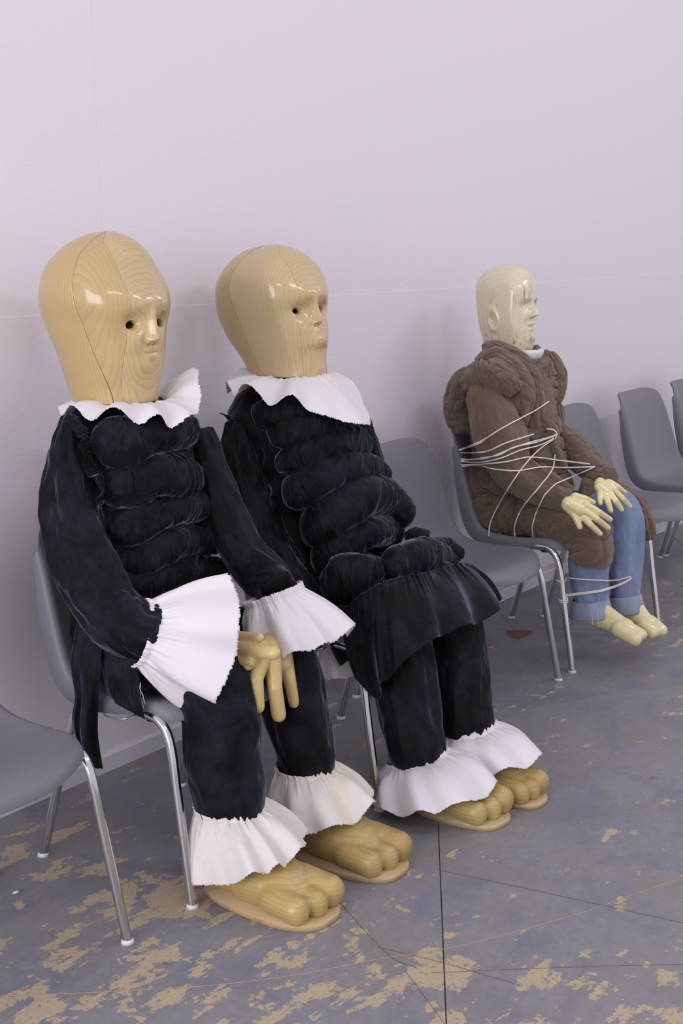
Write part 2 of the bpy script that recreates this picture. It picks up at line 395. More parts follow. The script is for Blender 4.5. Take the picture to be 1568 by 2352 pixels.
M['brickred'] = NT('bare_red_patch').set(Base_Color=srgb(120, 80, 76), Roughness=.8).m

# ------------------------------------------------------------------ room
bm = bmesh.new(); box_bm(bm, (-.8, -4.2, -.06), (9.0, .0, -.004))
floor = tag(link('floor', bm_mesh('floor', bm, M['joint'])), kind='structure')
e1 = np.array([.829, .559]); e1 /= np.linalg.norm(e1); e2 = np.array([e1[1], -e1[0]])
def clip(poly, a, b, c):          # keep a*x+b*y<=c
    out = []
    for i in range(len(poly)):
        p, q = poly[i], poly[(i+1) % len(poly)]
        dp, dq = a*p[0]+b*p[1]-c, a*q[0]+b*q[1]-c
        if dp <= 0: out.append(p)
        if dp*dq < 0: t = dp/(dp-dq); out.append((p[0]+t*(q[0]-p[0]), p[1]+t*(q[1]-p[1])))
    return out
for i in range(-3, 7):
    for j in range(-3, 6):
        n0 = 2.302+1.24*(i-2); s0 = 3.43+4.96*(j-1)
        g = .0014
        P4 = [e1*(s0+a)+e2*(n0+b) for a, b in ((g, g), (4.96-g, g), (4.96-g, 1.24-g), (g, 1.24-g))]
        poly = [tuple(p) for p in P4]
        for h in ((1, 0, 9.0), (-1, 0, .8), (0, 1, -.001), (0, -1, 4.2)): poly = clip(poly, *h) if poly else poly
        if len(poly) < 3: continue
        bm = bmesh.new()
        top = [bm.verts.new((p[0], p[1], 0)) for p in poly]; bot = [bm.verts.new((p[0], p[1], -.006)) for p in poly]
        bm.faces.new(top); bm.faces.new(bot[::-1])
        for k in range(len(poly)): bm.faces.new((top[k], bot[k], bot[(k+1) % len(poly)], top[(k+1) % len(poly)]))
        link('floor_board', bm_mesh('floor_board', bm, M['floor']), floor)
# scored arc groove across the boards, and the saw cuts
def strip(name, pts, w, mat, z=.0004):
    c = spline([(*p[:2], z) for p in pts], max(2, 8*len(pts)))
    t = np.gradient(c, axis=0); t /= np.linalg.norm(t, axis=1)[:, None]; s = np.cross(t, [0, 0, 1])
    P = np.stack([c-s*w/2, c-s*w/4+[0, 0, .0005], c+s*w/4+[0, 0, .0005], c+s*w/2], 1)
    return grid_obj(name, P, mat, floor, (0, 0, 0), smooth=False)
FP = lambda pts: [at(x, y, z=0) for x, y in pts]
strip('groove', FP([(-60, 2290), (0, 2288), (250, 2278), (500, 2262), (700, 2236), (868, 2203), (1020, 2180), (1200, 2136), (1355, 2090), (1480, 2046), (1590, 2008)]), .0026, M['groove'])
for pts in ([(1004, 1998), (1180, 2035), (1386, 2080), (1568, 2120)], [(868, 2176), (1010, 2210), (1200, 2265)], [(930, 2230), (975, 2290), (1020, 2352)],
            [(770, 2060), (830, 2130), (900, 2200), (960, 2225)], [(1105, 2090), (1130, 2155)], [(990, 2235), (1300, 2222), (1568, 2215)], [(1148, 1408), (1182, 1446)]):
    strip('groove', FP(pts), .0012, M['cut'] if pts[0][0] != 1105 else M['groove'])
bm = bmesh.new()
pp = FP([(1161, 1449), (1180, 1447), (1205, 1448), (1224, 1449), (1219, 1458), (1207, 1462), (1196, 1466), (1190, 1470), (1176, 1466), (1166, 1462)])
bm.faces.new([bm.verts.new((p[0], p[1], .0006)) for p in pp]); link('bare_patch', bm_mesh('bare_patch', bm, M['brickred']), floor)

bm = bmesh.new(); box_bm(bm, (-.8, .002, -.06), (9.0, .14, 3.6))
wall = tag(link('wall_back', bm_mesh('wall_back', bm, M['wall'])), kind='structure')
XA, XB, ZS = 2.517, 5.1372, 1.3004
xs = [-.8, XA, XB, XB+2.62, 9.0]; g = .0001
bm = bmesh.new(); box_bm(bm, (-.8, -.0014, 0), (9.0, .004, ZS), .0012)
link('wall_panel', bm_mesh('wall_panel', bm, M['wall']), wall)
for a, b in zip(xs[:-1], xs[1:]):
    for z0, z1, dep in ((ZS, ZS+1.3, .0), (ZS+1.3, 3.6, .0005)):
        bm = bmesh.new(); box_bm(bm, (a+g, -dep, z0), (b-g, .004, z1), .0004)
        link('wall_panel', bm_mesh('wall_panel', bm, M['wall']), wall)
bm = bmesh.new()
prof = [(0, 0), (-.014, 0), (-.014, .046), (-.011, .050), (0, .051)]
for x in (-.8, 9.0):
    for p in prof: bm.verts.new((x, p[0], p[1]))
bm.verts.ensure_lookup_table()
for k in range(5): bm.faces.new((bm.verts[k], bm.verts[(k+1) % 5], bm.verts[5+(k+1) % 5], bm.verts[5+k]))
bm.faces.new([bm.verts[k] for k in range(5)]); bm.faces.new([bm.verts[9-k] for k in range(5)])
tag(link('baseboard_back', bm_mesh('baseboard_back', bm, M['base'])), kind='structure')

# cable lying along the foot of the wall
r0 = (3.9, -.02, .05)
cab = empty('cable', r0, 'pair of thin white cables clipped along the foot of the white wall behind the chairs', 'cable')
def wallpts(pts, y): return [at(a, b, y=y) for a, b in pts]
def drape(pts, y): 
    out = wallpts(pts, y); return [(p[0], p[1], max(p[2], .056)) for p in out]
cp = [(1040, 1385), (1100, 1364), (1140, 1353), (1172, 1338), (1198, 1322), (1229, 1316), (1255, 1300), (1290, 1289), (1325, 1272), (1380, 1250), (1440, 1224), (1500, 1200), (1535, 1190), (1568, 1180)]
simple_tube('wire', drape(cp, -.008), .0024, M['cable'], cab, r0, n=90, m=8)
simple_tube('wire', drape([(x, y+5+(3 if i % 3 else -2)) for i, (x, y) in enumerate(cp)], -.012), .0024, M['cable'], cab, r0, n=90, m=8)
p = at(1229, 1317, y=-.012); bm = bmesh.new(); box_bm(bm, (p[0]-.012, -.016, p[2]-.008), (p[0]+.012, -.002, p[2]+.008), .003)
link('cable_clip', bm_mesh('cable_clip', bm, M['black']), cab, r0, 'black cable clip')

# ------------------------------------------------------------------ chairs
def chair_proto():
    root = empty('stacking_chair', (0, 0, 0))
    prof = spline([(.002, .438), (.020, .444), (.050, .448), (.14, .445), (.25, .434), (.33, .432), (.385, .450), (.418, .495), (.440, .56), (.462, .64), (.482, .715), (.502, .765), (.520, .790), (.546, .803)], 120)
    d = np.r_[0, np.cumsum(np.linalg.norm(np.diff(prof, axis=0), axis=1))]; d /= d[-1]
    def pos(s): return np.stack([np.interp(s, d, prof[:, 0]), np.interp(s, d, prof[:, 1])], -1)
    hw = spline([(0, .195), (.08, .222), (.25, .236), (.42, .238), (.5, .236), (.7, .228), (.88, .214), (1.0, .200)], 200)
    lift = spline([(0, .006), (.1, .012), (.25, .022), (.42, .050), (.55, .058), (.75, .046), (.9, .030), (1, .022)], 200)
    n, m = 84, 61
    S, U = np.meshgrid(np.r_[.075*(1-np.cos(np.linspace(0, math.pi/2, 14)))[:-1], np.linspace(.075, 1, n-13)], np.linspace(-1, 1, m), indexing='ij')
    AU = np.abs(U); s0 = .14*AU**2.8; s1 = .11*np.clip((AU-.35)/.65, 0, 1)**2.6
    s = s0+(1-s0-s1)*S
    p = pos(s); pe = pos(np.clip(s+.004, 0, 1))-pos(np.clip(s-.004, 0, 1)); pe /= np.linalg.norm(pe, axis=-1)[..., None]+1e-9
    nx, nz = -pe[..., 1], pe[..., 0]            # inward/upward normal of the profile
    sel = s < .25; nx = np.where(sel, 0, nx); nz = np.where(sel, 1, nz)
    H = np.interp(s, hw[:, 0], hw[:, 1]); Lf = np.interp(s, lift[:, 0], lift[:, 1])
    fd = np.interp(s, [0, .06, .25, .42, .55, .75, .92, 1], [.006, .016, .030, .046, .046, .034, .012, .004])
    qs = 1-np.sqrt(np.clip(1-(np.clip(AU-.84, 0, .16)/.16)**2, 0, 1)); qf = 1-np.sqrt(np.clip(1-np.clip(1-S/.075, 0, 1)**2, 0, 1))
    off = Lf*.42*np.minimum(AU/.84, 1)**3-np.minimum(np.hypot(fd*qs, .032*qf), np.maximum(fd, .032))-.010*(1-np.abs(U)**2)*np.exp(-((s-.28)/.16)**2)
    flare = .012*np.clip((np.abs(U)-.86)/.14, 0, 1)**2
    X = H*np.sign(U)*np.where(AU < .84, AU/.84*.955, .955+.045*np.sin(np.clip((AU-.84)/.16, 0, 1)*math.pi/2))
    P = np.stack([X, p[..., 0]+nx*off, p[..., 1]+nz*off], -1)
    me = mesh_np('shell', P.reshape(-1, 3), grid_faces(n, m), M['plastic'])
    modded('shell', me, [('SOLIDIFY', dict(thickness=.0075, offset=1.0)), ('BEVEL', dict(width=.0028, segments=2, limit_method='ANGLE', angle_limit=math.radians(50)))], M['plastic'], root, (0, 0, 0))
    for sx in (-1, 1):
        pts = [(sx*.254, .0, .006), (sx*.247, .022, .13), (sx*.240, .045, .26), (sx*.235, .060, .350), (sx*.233, .075, .396), (sx*.232, .100, .420), (sx*.231, .135, .427),
               (sx*.229, .25, .424), (sx*.229, .315, .421), (sx*.230, .345, .412), (sx*.233, .365, .388), (sx*.237, .382, .345), (sx*.245, .42, .22), (sx*.251, .45, .11), (sx*.257, .482, .006)]
        c = spline(pts, 76)
        fr = tube(c, np.full(76, .0112), np.full(76, .0112), (1, .02, 0), 20)
        a = grid_obj('front_leg', fr[:34], M['chrome'], root, (0, 0, 0), closed=True)
        grid_obj('side_rail', fr[33:47], M['chrome'], root, (0, 0, 0), closed=True)
        b = grid_obj('rear_leg', fr[46:], M['chrome'], root, (0, 0, 0), closed=True)
        for q, par in ((pts[0], a), (pts[-1], b)):
            bm = bmesh.new(); bmesh.ops.create_cone(bm, cap_ends=True, segments=24, radius1=.0150, radius2=.0128, depth=.009)
            bmesh.ops.translate(bm, verts=bm.verts, vec=(q[0], q[1], .0045)); link('foot_glide', bm_mesh('foot_glide', bm, M['glide'], True), par)
    for y in (.130, .320):
        simple_tube('cross_bar', [(-.230, y, .420), (-.20, y, .412), (0, y, .408), (.20, y, .412), (.230, y, .420)], .010, M['black'], root, (0, 0, 0), n=20, m=14, ref=(0, 1, .1))
    for sx in (-1, 1):
        simple_tube('link_wire', [(sx*.232, .18, .418), (sx*.250, .185, .412), (sx*.254, .22, .408), (sx*.250, .255, .412), (sx*.232, .26, .418)], .0026, M['steel'], root, (0, 0, 0), n=26, m=8)
    return root
proto = chair_proto()
def copy_tree(o, par=None):
    c = o.copy(); COL.objects.link(c); c.parent = par
    for ch in list(o.children): copy_tree(ch, c)
    return c
CH = [(1.538, -.744, -1.4, 'empty grey plastic shell chair cut off by the left edge of the photo'),
      (2.241, -.746, 2.5, 'grey plastic shell chair under the largest-headed velvet figure on the left'),
      (2.910, -.790, 2.0, 'grey plastic shell chair almost hidden under the velvet figure with the wide white collar'),
      (3.612, -.694, 1.9, 'empty grey shell chair between the wide-collared velvet figure and the brown-robed figure'),
      (4.220, -.669, 3.9, 'grey plastic shell chair the brown-robed figure is roped to'),
      (4.811, -.735, 2.5, 'empty grey shell chair directly right of the brown-robed figure, partly hidden by it'),
      (5.47, -.72, 1.0, 'empty grey shell chair second to the right of the brown-robed figure'),
      (6.03, -.72, 1.0, 'empty grey shell chair cut off by the right edge of the photo')]
chairs = []
for i, (x, y, r, lab) in enumerate(CH):
    o = proto if i == 0 else copy_tree(proto)
    o.location = (x, y, 0); o.rotation_euler = (0, 0, math.radians(r)); tag(o, lab, 'chair', 'grey shell chairs in a row along the wall'); chairs.append(o)

# ------------------------------------------------------------------ figures: builders
def head(root, r0, cx, cy, cz_px, A, B, px0, left, right, Wt, z_of, feats, eyes, mats, seams, rows=240, mouth=None, oneshell=False, fc=((0, 0), (2, 0))):
    """big carved head: silhouettes (photo outline, left and right) give the back and front extents row by row"""
    FC = lambda z: np.interp(z, [q[0] for q in fc], [q[1] for q in fc])
    cxp = lambda z: px0[0]+px0[1]*(z-1.3)+B*FC(z)
    L = np.array([(z_of(py), cxp(z_of(py))-x) for x, py in left]); R = np.array([(z_of(py), x-cxp(z_of(py))) for x, py in right])
    zt = z_of(cz_px[0]); zb = z_of(cz_px[1])
    t = np.linspace(0, 1, rows)**1.7
    t[0] = 3e-5
    zz = zt-(zt-zb)*t
    def sq(T, k):
        T = T[np.argsort(T[:, 0])]; z = np.r_[T[:, 0], zt]; v = np.r_[T[:, 1]**2, 0]
        v = np.interp(zz, z, v); a = smooth1(v, 4, 2); w = np.clip((np.arange(rows)-6)/8, 0, 1)
        return v*(1-w)+a*w
    hl, hr = sq(L, 0), sq(R, 1)
    hr = np.where(np.arange(rows) > 30, smooth1(hr, 11, 2), hr)
    Wt = np.array(Wt); Wv = np.interp(zz, Wt[::-1, 0], Wt[::-1, 1]); Wv = smooth1(Wv, 6, 2)
    cap = np.sqrt(np.clip((zt-zz)/(.30*(zt-zb)), 0, 1)); cap = np.sqrt(np.clip(1-(1-cap**2)**2, 0, 1)) if True else cap
    Wv = np.minimum(Wv*cap, np.sqrt(.62*np.minimum(hl, hr+1e-9)+1e-9)/A if A > 400 else 9) if not oneshell else Wv*cap
    Ff = np.sqrt(np.clip(hr-(A*Wv)**2, 0, None))/B; Fb = np.sqrt(np.clip(hl-(A*Wv)**2, 0, None))/B
    def sm2(a):
        b = np.sqrt(smooth1(a**2, 5, 3)); w_ = np.clip((np.arange(rows)-8)/10, 0, 1); return a*(1-w_)+b*w_
    Wv = sm2(Wv); Ff, Fb = sm2(np.maximum(Ff, Wv*.45)), sm2(np.maximum(Fb, Wv*.45)); Fc = smooth1(FC(zz), 8, 2)
    def surf(r, th):          # th from the front axis; returns X, F
        pw = 2.25
        s_, c_ = np.sin(th), np.cos(th)
        fx = np.where(c_ >= 0, Ff[r], Fb[r])
        rad = (np.abs(s_/Wv[r])**pw+np.abs(c_/fx)**pw)**(-1/pw)
        return rad*s_, rad*c_+Fc[r]
    dense = np.linspace(0, math.pi, 721)
    thb = np.zeros(rows); thf = np.zeros(rows)
    for r in range(rows):
        X, Fv = surf(r, dense)
        sb = np.interp(zz[r], seams['bz'], seams['bf']); sb = np.clip(sb, Fc[r]-Fb[r]*.55, Fc[r]+Ff[r]*.6)
        k = np.argmax(Fv < sb); thb[r] = dense[k-1]+(dense[k]-dense[k-1])*(Fv[k-1]-sb)/(Fv[k-1]-Fv[k]+1e-12)
        wf = min(np.interp(zz[r], seams['fz'], seams['fw']), .80*Wv[r])
        k = np.argmax(X > wf); k = max(k, 1); thf[r] = dense[k-1]+(dense[k]-dense[k-1])*(wf-X[k-1])/(X[k]-X[k-1]+1e-12)
        thf[r] = min(thf[r], thb[r]-.12)
    thb = smooth1(thb, 6, 3); thf = smooth1(thf, 5, 3)
    out = {}
    def section(name, lo, hi, m, mat, gap, sgn=1, label=None, parent=root):
        u = np.linspace(0, 1, m); u = np.r_[0, 0, u, 1, 1]
        th = lo[:, None]+(hi-lo)[:, None]*u[None, :]
        rr = np.arange(rows)[:, None]*np.ones((1, m+4), int)
        g = (0 if oneshell else gap)/np.maximum(Wv, .02)
        th[:, :3] += g[:, None]; th[:, -3:] -= g[:, None]
        X, Fv = surf(rr, th); Z = zz[:, None]*np.ones_like(X)
        dX = np.zeros_like(X); dF = np.zeros_like(X); deep = np.zeros_like(X)
        fr = np.clip(Fv/.03, 0, 1)
        for x0, z0, sx, zu, zd, am in feats:
            sz = np.where(Z > z0, zu, zd); q = np.exp(-((X-x0)/sx)**2-((Z-z0)/sz)**2)
            dF += am*q*fr
        for x0, z0, sx, sz, am, tilt in eyes:
            q = np.exp(-((((X-x0)/sx)**2+((Z-z0-tilt*(X-x0))/sz)**2)**2)); dF -= am*q*fr; deep += am*q*fr
        if mouth:
            x0, z0, sx, sz, am = mouth
            q = np.exp(-((X-x0)/sx)**6-((Z-z0-.06*np.abs(X-x0))/sz)**2); dF -= am*q*fr
        if 'extra' in seams: ex, ef = seams['extra'](X, Fv, Z); X = X+ex; Fv = Fv+ef
        wob = .0012*fbm(X*18, Fv*18+4, Z*18, 2)
        Fv = Fv-Fc[:, None]; nrm = np.sqrt(X**2+Fv**2)+1e-6
        inw = np.zeros_like(X); inw[:, [0, -1]] = 0 if oneshell else -.006; inw[:, [1, -2]] = 0 if oneshell else (-.0011 if gap < .001 else -.0016)
        k = 1+(inw+wob)/np.maximum(nrm, .012)
        X, Fv = X*k, Fv*k+dF+Fc[:, None]
        P = np.stack([cx+X, cy-Fv, Z], -1)
        P = np.concatenate([P, (P[-1]*.0+np.stack([cx+X[-1]*.86, cy-Fv[-1]*.86, Z[-1]-.0015], -1))[None], np.stack([cx+X[-1]*.84, cy-Fv[-1]*.84, Z[-1]+.05], -1)[None]])
        deep = np.vstack([deep, deep[-1:]*0, deep[-1:]*0])
        dk = ((deep[:-1, :-1]+deep[1:, 1:])/2 > .011).astype(int).ravel()
        return grid_obj(name, P, [mat, M['dark']], parent, r0, midx=dk, label=label, flip=sgn < 0)
    if oneshell:
        return section('head', -math.pi+0*thf, math.pi+0*thf, 300, mats[0], .0001), surf, zz, None
    fp = section('face_panel', -thf, thf, 150, mats[0], .0002)
    section('side_panel', thf, thb, 60, mats[1], .0002, parent=fp)
    section('side_panel', -thb, -thf, 60, mats[1], .0002, parent=fp)
    bk = section('back_shell', thb, 2*math.pi-thb, 90, mats[2], seams.get('gap', .0011), parent=fp)
    return fp, surf, zz, (thb, thf)

def cyl_hit(px, py, xc, yc, ax, ay):
    r = ray(px, py); o = CO
    a = (r[0]/ax)**2+(r[1]/ay)**2; b = 2*((o[0]-xc)*r[0]/ax**2+(o[1]-yc)*r[1]/ay**2); c = ((o[0]-xc)/ax)**2+((o[1]-yc)/ay)**2-1
    D = b*b-4*a*c
    t = (-b-math.sqrt(D))/(2*a) if D > 0 else -b/(2*a)
    return o+t*r
def padded_roll(root, r0, pts, surf_args, mat, seed, name='padded_roll', wr=.0030, low=.10, inset=.55, ref=None, m=84, n=150, freq=105, squash=1.0):
    P = []; 
    for q in pts:
        px, py, rp = q[:3]
        w = cyl_hit(px, py, *surf_args) if len(q) == 3 else at(px, py, y=q[3])
        r = rp*mpp(w); inw = np.array([surf_args[0]-w[0], surf_args[1]-w[1], 0.0]); inw /= np.linalg.norm(inw)+1e-9
        w = w+inw*r*inset; P.append([*w, r])
    S = spline(P, n); c = S[:, :3]; r = np.maximum(S[:, 3], .004)
    u = np.linspace(0, 1, n); end = np.sqrt(np.clip(1-(np.clip(np.abs(u-.5)*2-.90, 0, .1)/.1)**2, 0.0004, 1)); r = r*end
    for k in range(3): c[:, k] = smooth1(c[:, k], 3, 1)
    def disp(s, th, L):
        R = r[:, None]*np.ones_like(th)
        contact = np.abs(np.sin(th))**1.2
        wv = ridge(s*freq+seed*9+.9*np.sin(th*1.0+seed), np.cos(th)*1.1+seed, np.sin(th)*1.1)
        w2 = ridge(s*freq*.45+seed*3+1.4*np.sin(th+1), np.cos(th)*.9+seed*2, np.sin(th)*.9)
        lo = fbm(s*13+seed*5, np.cos(th)*.8+seed, np.sin(th)*.8, 2)
        return R*low*lo+(wr*wv*(.30+.75*contact)+wr*1.7*w2*(.35+.65*contact))*np.clip(R/.02, 0, 1)
    ref = (0, -1, .25) if ref is None else ref
    G = tube(c, r, r*squash, ref, m, disp)
    return grid_obj(name, G, mat, root, r0, closed=True)
def cloth_tube(root, r0, name, pts, mat, seed, m=110, n=120, wr=.006, low=.07, kind='long', ref=(0, -1, .2), k=7, aspect=1.0, power=2.0, label=None, open_end=False):
    """pts: (world xyz, radius)"""
    S = spline([[*p[0], p[1]] for p in pts], n); c = S[:, :3]; r = np.maximum(S[:, 3], .003)
    u = np.linspace(0, 1, n)
    e = np.ones(n)
    if not open_end: e = np.sqrt(np.clip(1-(np.clip(np.abs(u-.5)*2-.96, 0, .04)/.04)**2, .0004, 1))
    r = r*e
    def disp(s, th, L):
        R = r[:, None]*np.ones_like(th); cx, sx = np.cos(th), np.sin(th)
        lo = fbm(s*7+seed*5, cx*1.1+seed, sx*1.1, 2)
        if kind == 'long':
            tw = th+.5*np.sin(s*4+seed)
            msk = np.clip(vnoise(cx*1.3+seed*2, sx*1.3, s*5+seed)*1.6+.35, 0, 1)
            w = np.clip(ridge(np.cos(tw)*k*.34+seed*3, np.sin(tw)*k*.34, s*2.6+seed), -.3, 1)*.9*msk+fbm(cx*1.5+seed, sx*1.5, s*9+seed, 3)*.8
        elif kind == 'ruche':
            a = fbm(s*18+seed*4, cx*1.6, sx*1.6+seed, 2)
            w = 1.15*np.sqrt(np.clip(np.abs(vnoise(s*27+seed*9+1.3*a, cx*1.5+seed, sx*1.5))*2.0, 0, 1))-.7+.35*fbm(s*30+seed, cx*2.4, sx*2.4+seed, 2)
        elif kind == 'cross':
            w = 1.3*np.sqrt(np.clip(np.abs(vnoise(s*24+seed*9+.9*np.sin(th+seed), cx*1.2+seed, sx*1.2))*2.0, 0, 1))-.75+.3*fbm(s*40+seed, cx*2, sx*2, 2)
        else:
            w = fbm(s*12+seed, cx*1.6+seed, sx*1.6, 3)*1.2
        return R*low*lo+wr*w*np.clip(R/.03, 0, 1)
    G = tube(c, r*aspect, r, ref, m, disp, power=power)
    return grid_obj(name, G, mat, root, r0, closed=True, label=label)
def loft(root, r0, name, lv, mat, seed, n=110, m=180, wr=.004, disp=None, label=None):
    """lv: (z, xc, yc, ax, ay)"""
    S = spline(lv, n); th = np.arange(m)*2*math.pi/m
    X = S[:, 1:2]+S[:, 3:4]*np.sin(th); Y = S[:, 2:3]-S[:, 4:5]*np.cos(th); Z = S[:, 0:1]*np.ones((1, m))
    d = wr*fbm(np.sin(th)[None, :]*2.5+seed, np.cos(th)[None, :]*2.5, Z*14, 3) if disp is None else disp(th[None, :]*np.ones_like(Z), Z)
    X = X+d*np.sin(th); Y = Y-d*np.cos(th)
    return grid_obj(name, np.stack([X, Y, Z], -1), mat, root, r0, closed=True, label=label)
def frill(root, r0, name, base, hem, mat, seed, folds=9, amp=.018, closed=True, m=420, n=46, header=.012, curve=.35, up=None, thick=.0011, fray=.0016, pleats=46, label=None, sharp=1.0, bulge=0.0, header_dir=1.0):
    """gathered strip of cloth from a gather line (base loop) to a raw hem (hem loop); loops are arrays of world points"""
    def res(a):
        a = np.asarray(a, float)
        if closed:
            a = np.vstack([a[-2:], a, a[:3]]); s = spline(a, 4*m)
            d = np.linspace(0, 1, 4*m)                      # take the part between the two copies of point 0
            i0 = int(np.argmin(np.linalg.norm(s[:2*m]-a[2], axis=1))); i1 = 2*m+int(np.argmin(np.linalg.norm(s[2*m:]-a[-3], axis=1)))
            s = s[i0:i1+1]; idx = np.linspace(0, len(s)-1, m+1)[:-1]
        else:
            s = spline(a, 4*m); idx = np.linspace(0, len(s)-1, m)
        i = np.floor(idx).astype(int); f = (idx-i)[:, None]; j = np.minimum(i+1, len(s)-1)
        return s[i]*(1-f)+s[j]*f
    Bq, Hq = res(base), res(hem)
    cb = Bq.mean(0); u = np.arange(m)/m
    ang = u*2*math.pi
    t = np.r_[-header/ max(.02, np.linalg.norm(Hq-Bq, axis=1).mean())*np.array([1.0, .55, .2]), np.linspace(0, 1, n)]
    dvec = Hq-Bq
    tang = np.gradient(Bq*.3+Hq*.7, axis=0) if not closed else (np.roll(Bq*.3+Hq*.7, -1, 0)-np.roll(Bq*.3+Hq*.7, 1, 0))
    nr = np.cross(tang, dvec); nr /= np.linalg.norm(nr, axis=1)[:, None]+1e-9
    if closed:
        for k in range(3): nr[:, k] = smooth1(np.tile(nr[:, k], 3), 12, 1)[m:2*m]
        if ((nr*(Hq-Hq.mean(0))).sum() < 0): nr = -nr
    else:
        for k in range(3): nr[:, k] = smooth1(nr[:, k], 12, 1)
        if up is not None and (nr @ np.asarray(up, float)).sum() < 0: nr = -nr
    cs, sn = (np.cos(ang), np.sin(ang)) if closed else (u*6.28, 0*u)
    ph = 2.2*vnoise(cs*1.2+seed, sn*1.2, seed*.7)
    if closed: wv = np.sin(ang*folds+ph*2.2)
    else: wv = np.sin(u*2*math.pi*folds+ph*2.2)
    wv = np.sign(wv)*np.abs(wv)**sharp*(.65+.5*vnoise(cs*2.0+seed*3, sn*2.0, 1.0))+.35*vnoise(cs*folds*.42+seed, sn*folds*.42, 5.0)
    pl = vnoise(cs*pleats*.30+seed, sn*pleats*.30, 2.0)*1.3
    P = []
    for tt in t:
        q = max(tt, 0)
        base_p = Bq+dvec*tt
        a = amp*(q**.85)*wv+.0040*pl*math.exp(-(q/.25)**2)+curve*.06*math.sin(math.pi*min(q, 1))*bulge
        flare = 0 if tt >= 0 else header_dir*.6*abs(tt)*np.linalg.norm(dvec, axis=1)
        p = base_p+nr*(a+flare)[:, None]
        P.append(p)
    P = np.array(P)
    e = np.random.default_rng(seed*7+1)
    nd = dvec/(np.linalg.norm(dvec, axis=1)[:, None]+1e-9)
    P[-1] += nd*(e.random(m)*fray*2-fray*.3)[:, None]; P[0] -= nd*(e.random(m)*fray*1.1)[:, None]
    P[-1] += nr*((e.random(m)-.5)*fray)[:, None]
    me = mesh_np(name, P.reshape(-1, 3), grid_faces(len(t), m, closed), mat)
    return modded(name, me, [('SOLIDIFY', dict(thickness=thick, offset=0.0))], mat, root, r0, label)
def ring(c, u, v, k=16, ph=0.0):
    a = np.arange(k)*2*math.pi/k+ph
    return np.asarray(c)[None]+np.cos(a)[:, None]*np.asarray(u)[None]+np.sin(a)[:, None]*np.asarray(v)[None]
def threads(parent, root, r0, starts, seed, length=.03, name='frayed_thread', n=10):
    e = np.random.default_rng(seed)
    for i in range(n):
        p = starts[int(e.integers(len(starts)))]+(e.random(3)-.5)*.012; pts = [p]
        for k in range(4): p = p+np.array([(e.random()-.5)*.012, (e.random()-.5)*.012, -length*(.18+.16*e.random())]); pts.append(p)
        simple_tube(name, pts, .00055, M['fray'], parent, r0, n=14, m=5)
def sheet(root, r0, name, cols, mat, seed, amp=.010, n=60, m=40, label=None, thick=.0016, nrm=None):
    """hanging cloth: cols = polylines from top to bottom, left to right"""
    A = np.stack([spline(c, n) for c in cols], 1)
    P = np.stack([spline(A[i], m) for i in range(n)], 0)
    U, V = np.meshgrid(np.linspace(0, 1, n), np.linspace(0, 1, m), indexing='ij')
    nr = np.asarray(nrm if nrm is not None else (-.75, -.66, 0), float)
    d = amp*(fbm(V*3.2+seed, U*1.6, seed, 2)+.5*ridge(V*4+seed*2, U*1.2, 1.0))*np.clip(.35+U, 0, 1)
    P = P+nr*d[..., None]
    e = np.random.default_rng(seed); P[-1, :, 2] -= e.random(m)*.003
    me = mesh_np(name, P.reshape(-1, 3), grid_faces(n, m), mat)
    return modded(name, me, [('SOLIDIFY', dict(thickness=thick, offset=0.0))], mat, root, r0, label)

def foot(root, r0, cx, cy, rot, mat, sc=1.0, seed=1, label=None, big=(1, .95, 1.12), wd=1.0):
    """thick wooden foot: rounded wedge ending in three fat toes on a slab sole"""
    v, f = [], []
    Rm = Matrix.Rotation(rot, 3, 'Z')
    T = lambda x, y, z: np.array(Rm @ Vector((x*sc*wd, y*sc, z*sc)))+[cx, cy, 0]
    ell(v, f, T(0, .085, .055), (T(.058, 0, 0)-T(0, 0, 0), T(0, .085, 0)-T(0, 0, 0), (0, 0, .056*sc)))
    ell(v, f, T(0, .030, .078), (T(.056, 0, 0)-T(0, 0, 0), T(0, .085, 0)-T(0, 0, 0), (0, 0, .048*sc)))
    ell(v, f, T(0, -.01, .058), (T(.078, 0, 0)-T(0, 0, 0), T(0, .12, 0)-T(0, 0, 0), (0, 0, .062*sc)))
    for k, (x, q) in enumerate(zip((-.055, .0, .055), big)):
        caps(v, f, T(x*.86, -.07, .046*q), T(x, -.150+(.012 if k == 0 else 0), .042*q), .036*sc*q, .031*sc*q)
        ell(v, f, T(x, -.152+(.010 if k == 0 else 0), .038*q), (T(.0285*q, 0, 0)-T(0, 0, 0), T(0, .030, 0)-T(0, 0, 0), (0, 0, .037*sc*q)))
    o = blob('foot', v, f, .0042, 16, mat, root, r0, label)
    # sole slab
    pts = []
    for a in np.linspace(0, 2*math.pi, 56, endpoint=False):
        s, c = math.sin(a), math.cos(a)
        w = .090*(1-.18*max(0, -c)) ; x = w*np.sign(s)*abs(s)**.72; y = -.018-.178*np.sign(c)*abs(c)**.72
        pts.append(T(x*(1+.02*math.sin(5*a+seed)), y, 0))
    bm = bmesh.new(); lo = [bm.verts.new((p[0], p[1], .0005)) for p in pts]; hi = [bm.verts.new((p[0], p[1], .014)) for p in pts]
    top = bm.faces.new(hi); bm.faces.new(lo[::-1])
    for k in range(len(pts)): bm.faces.new((hi[k], lo[k], lo[(k+1) % len(pts)], hi[(k+1) % len(pts)]))
    bmesh.ops.bevel(bm, geom=list(top.edges), offset=.005, segments=3, affect='EDGES', profile=.5)
    link('sole', bm_mesh('sole', bm, M['sole'], True), o, r0, 'flat pale wooden sole slab')
    return o
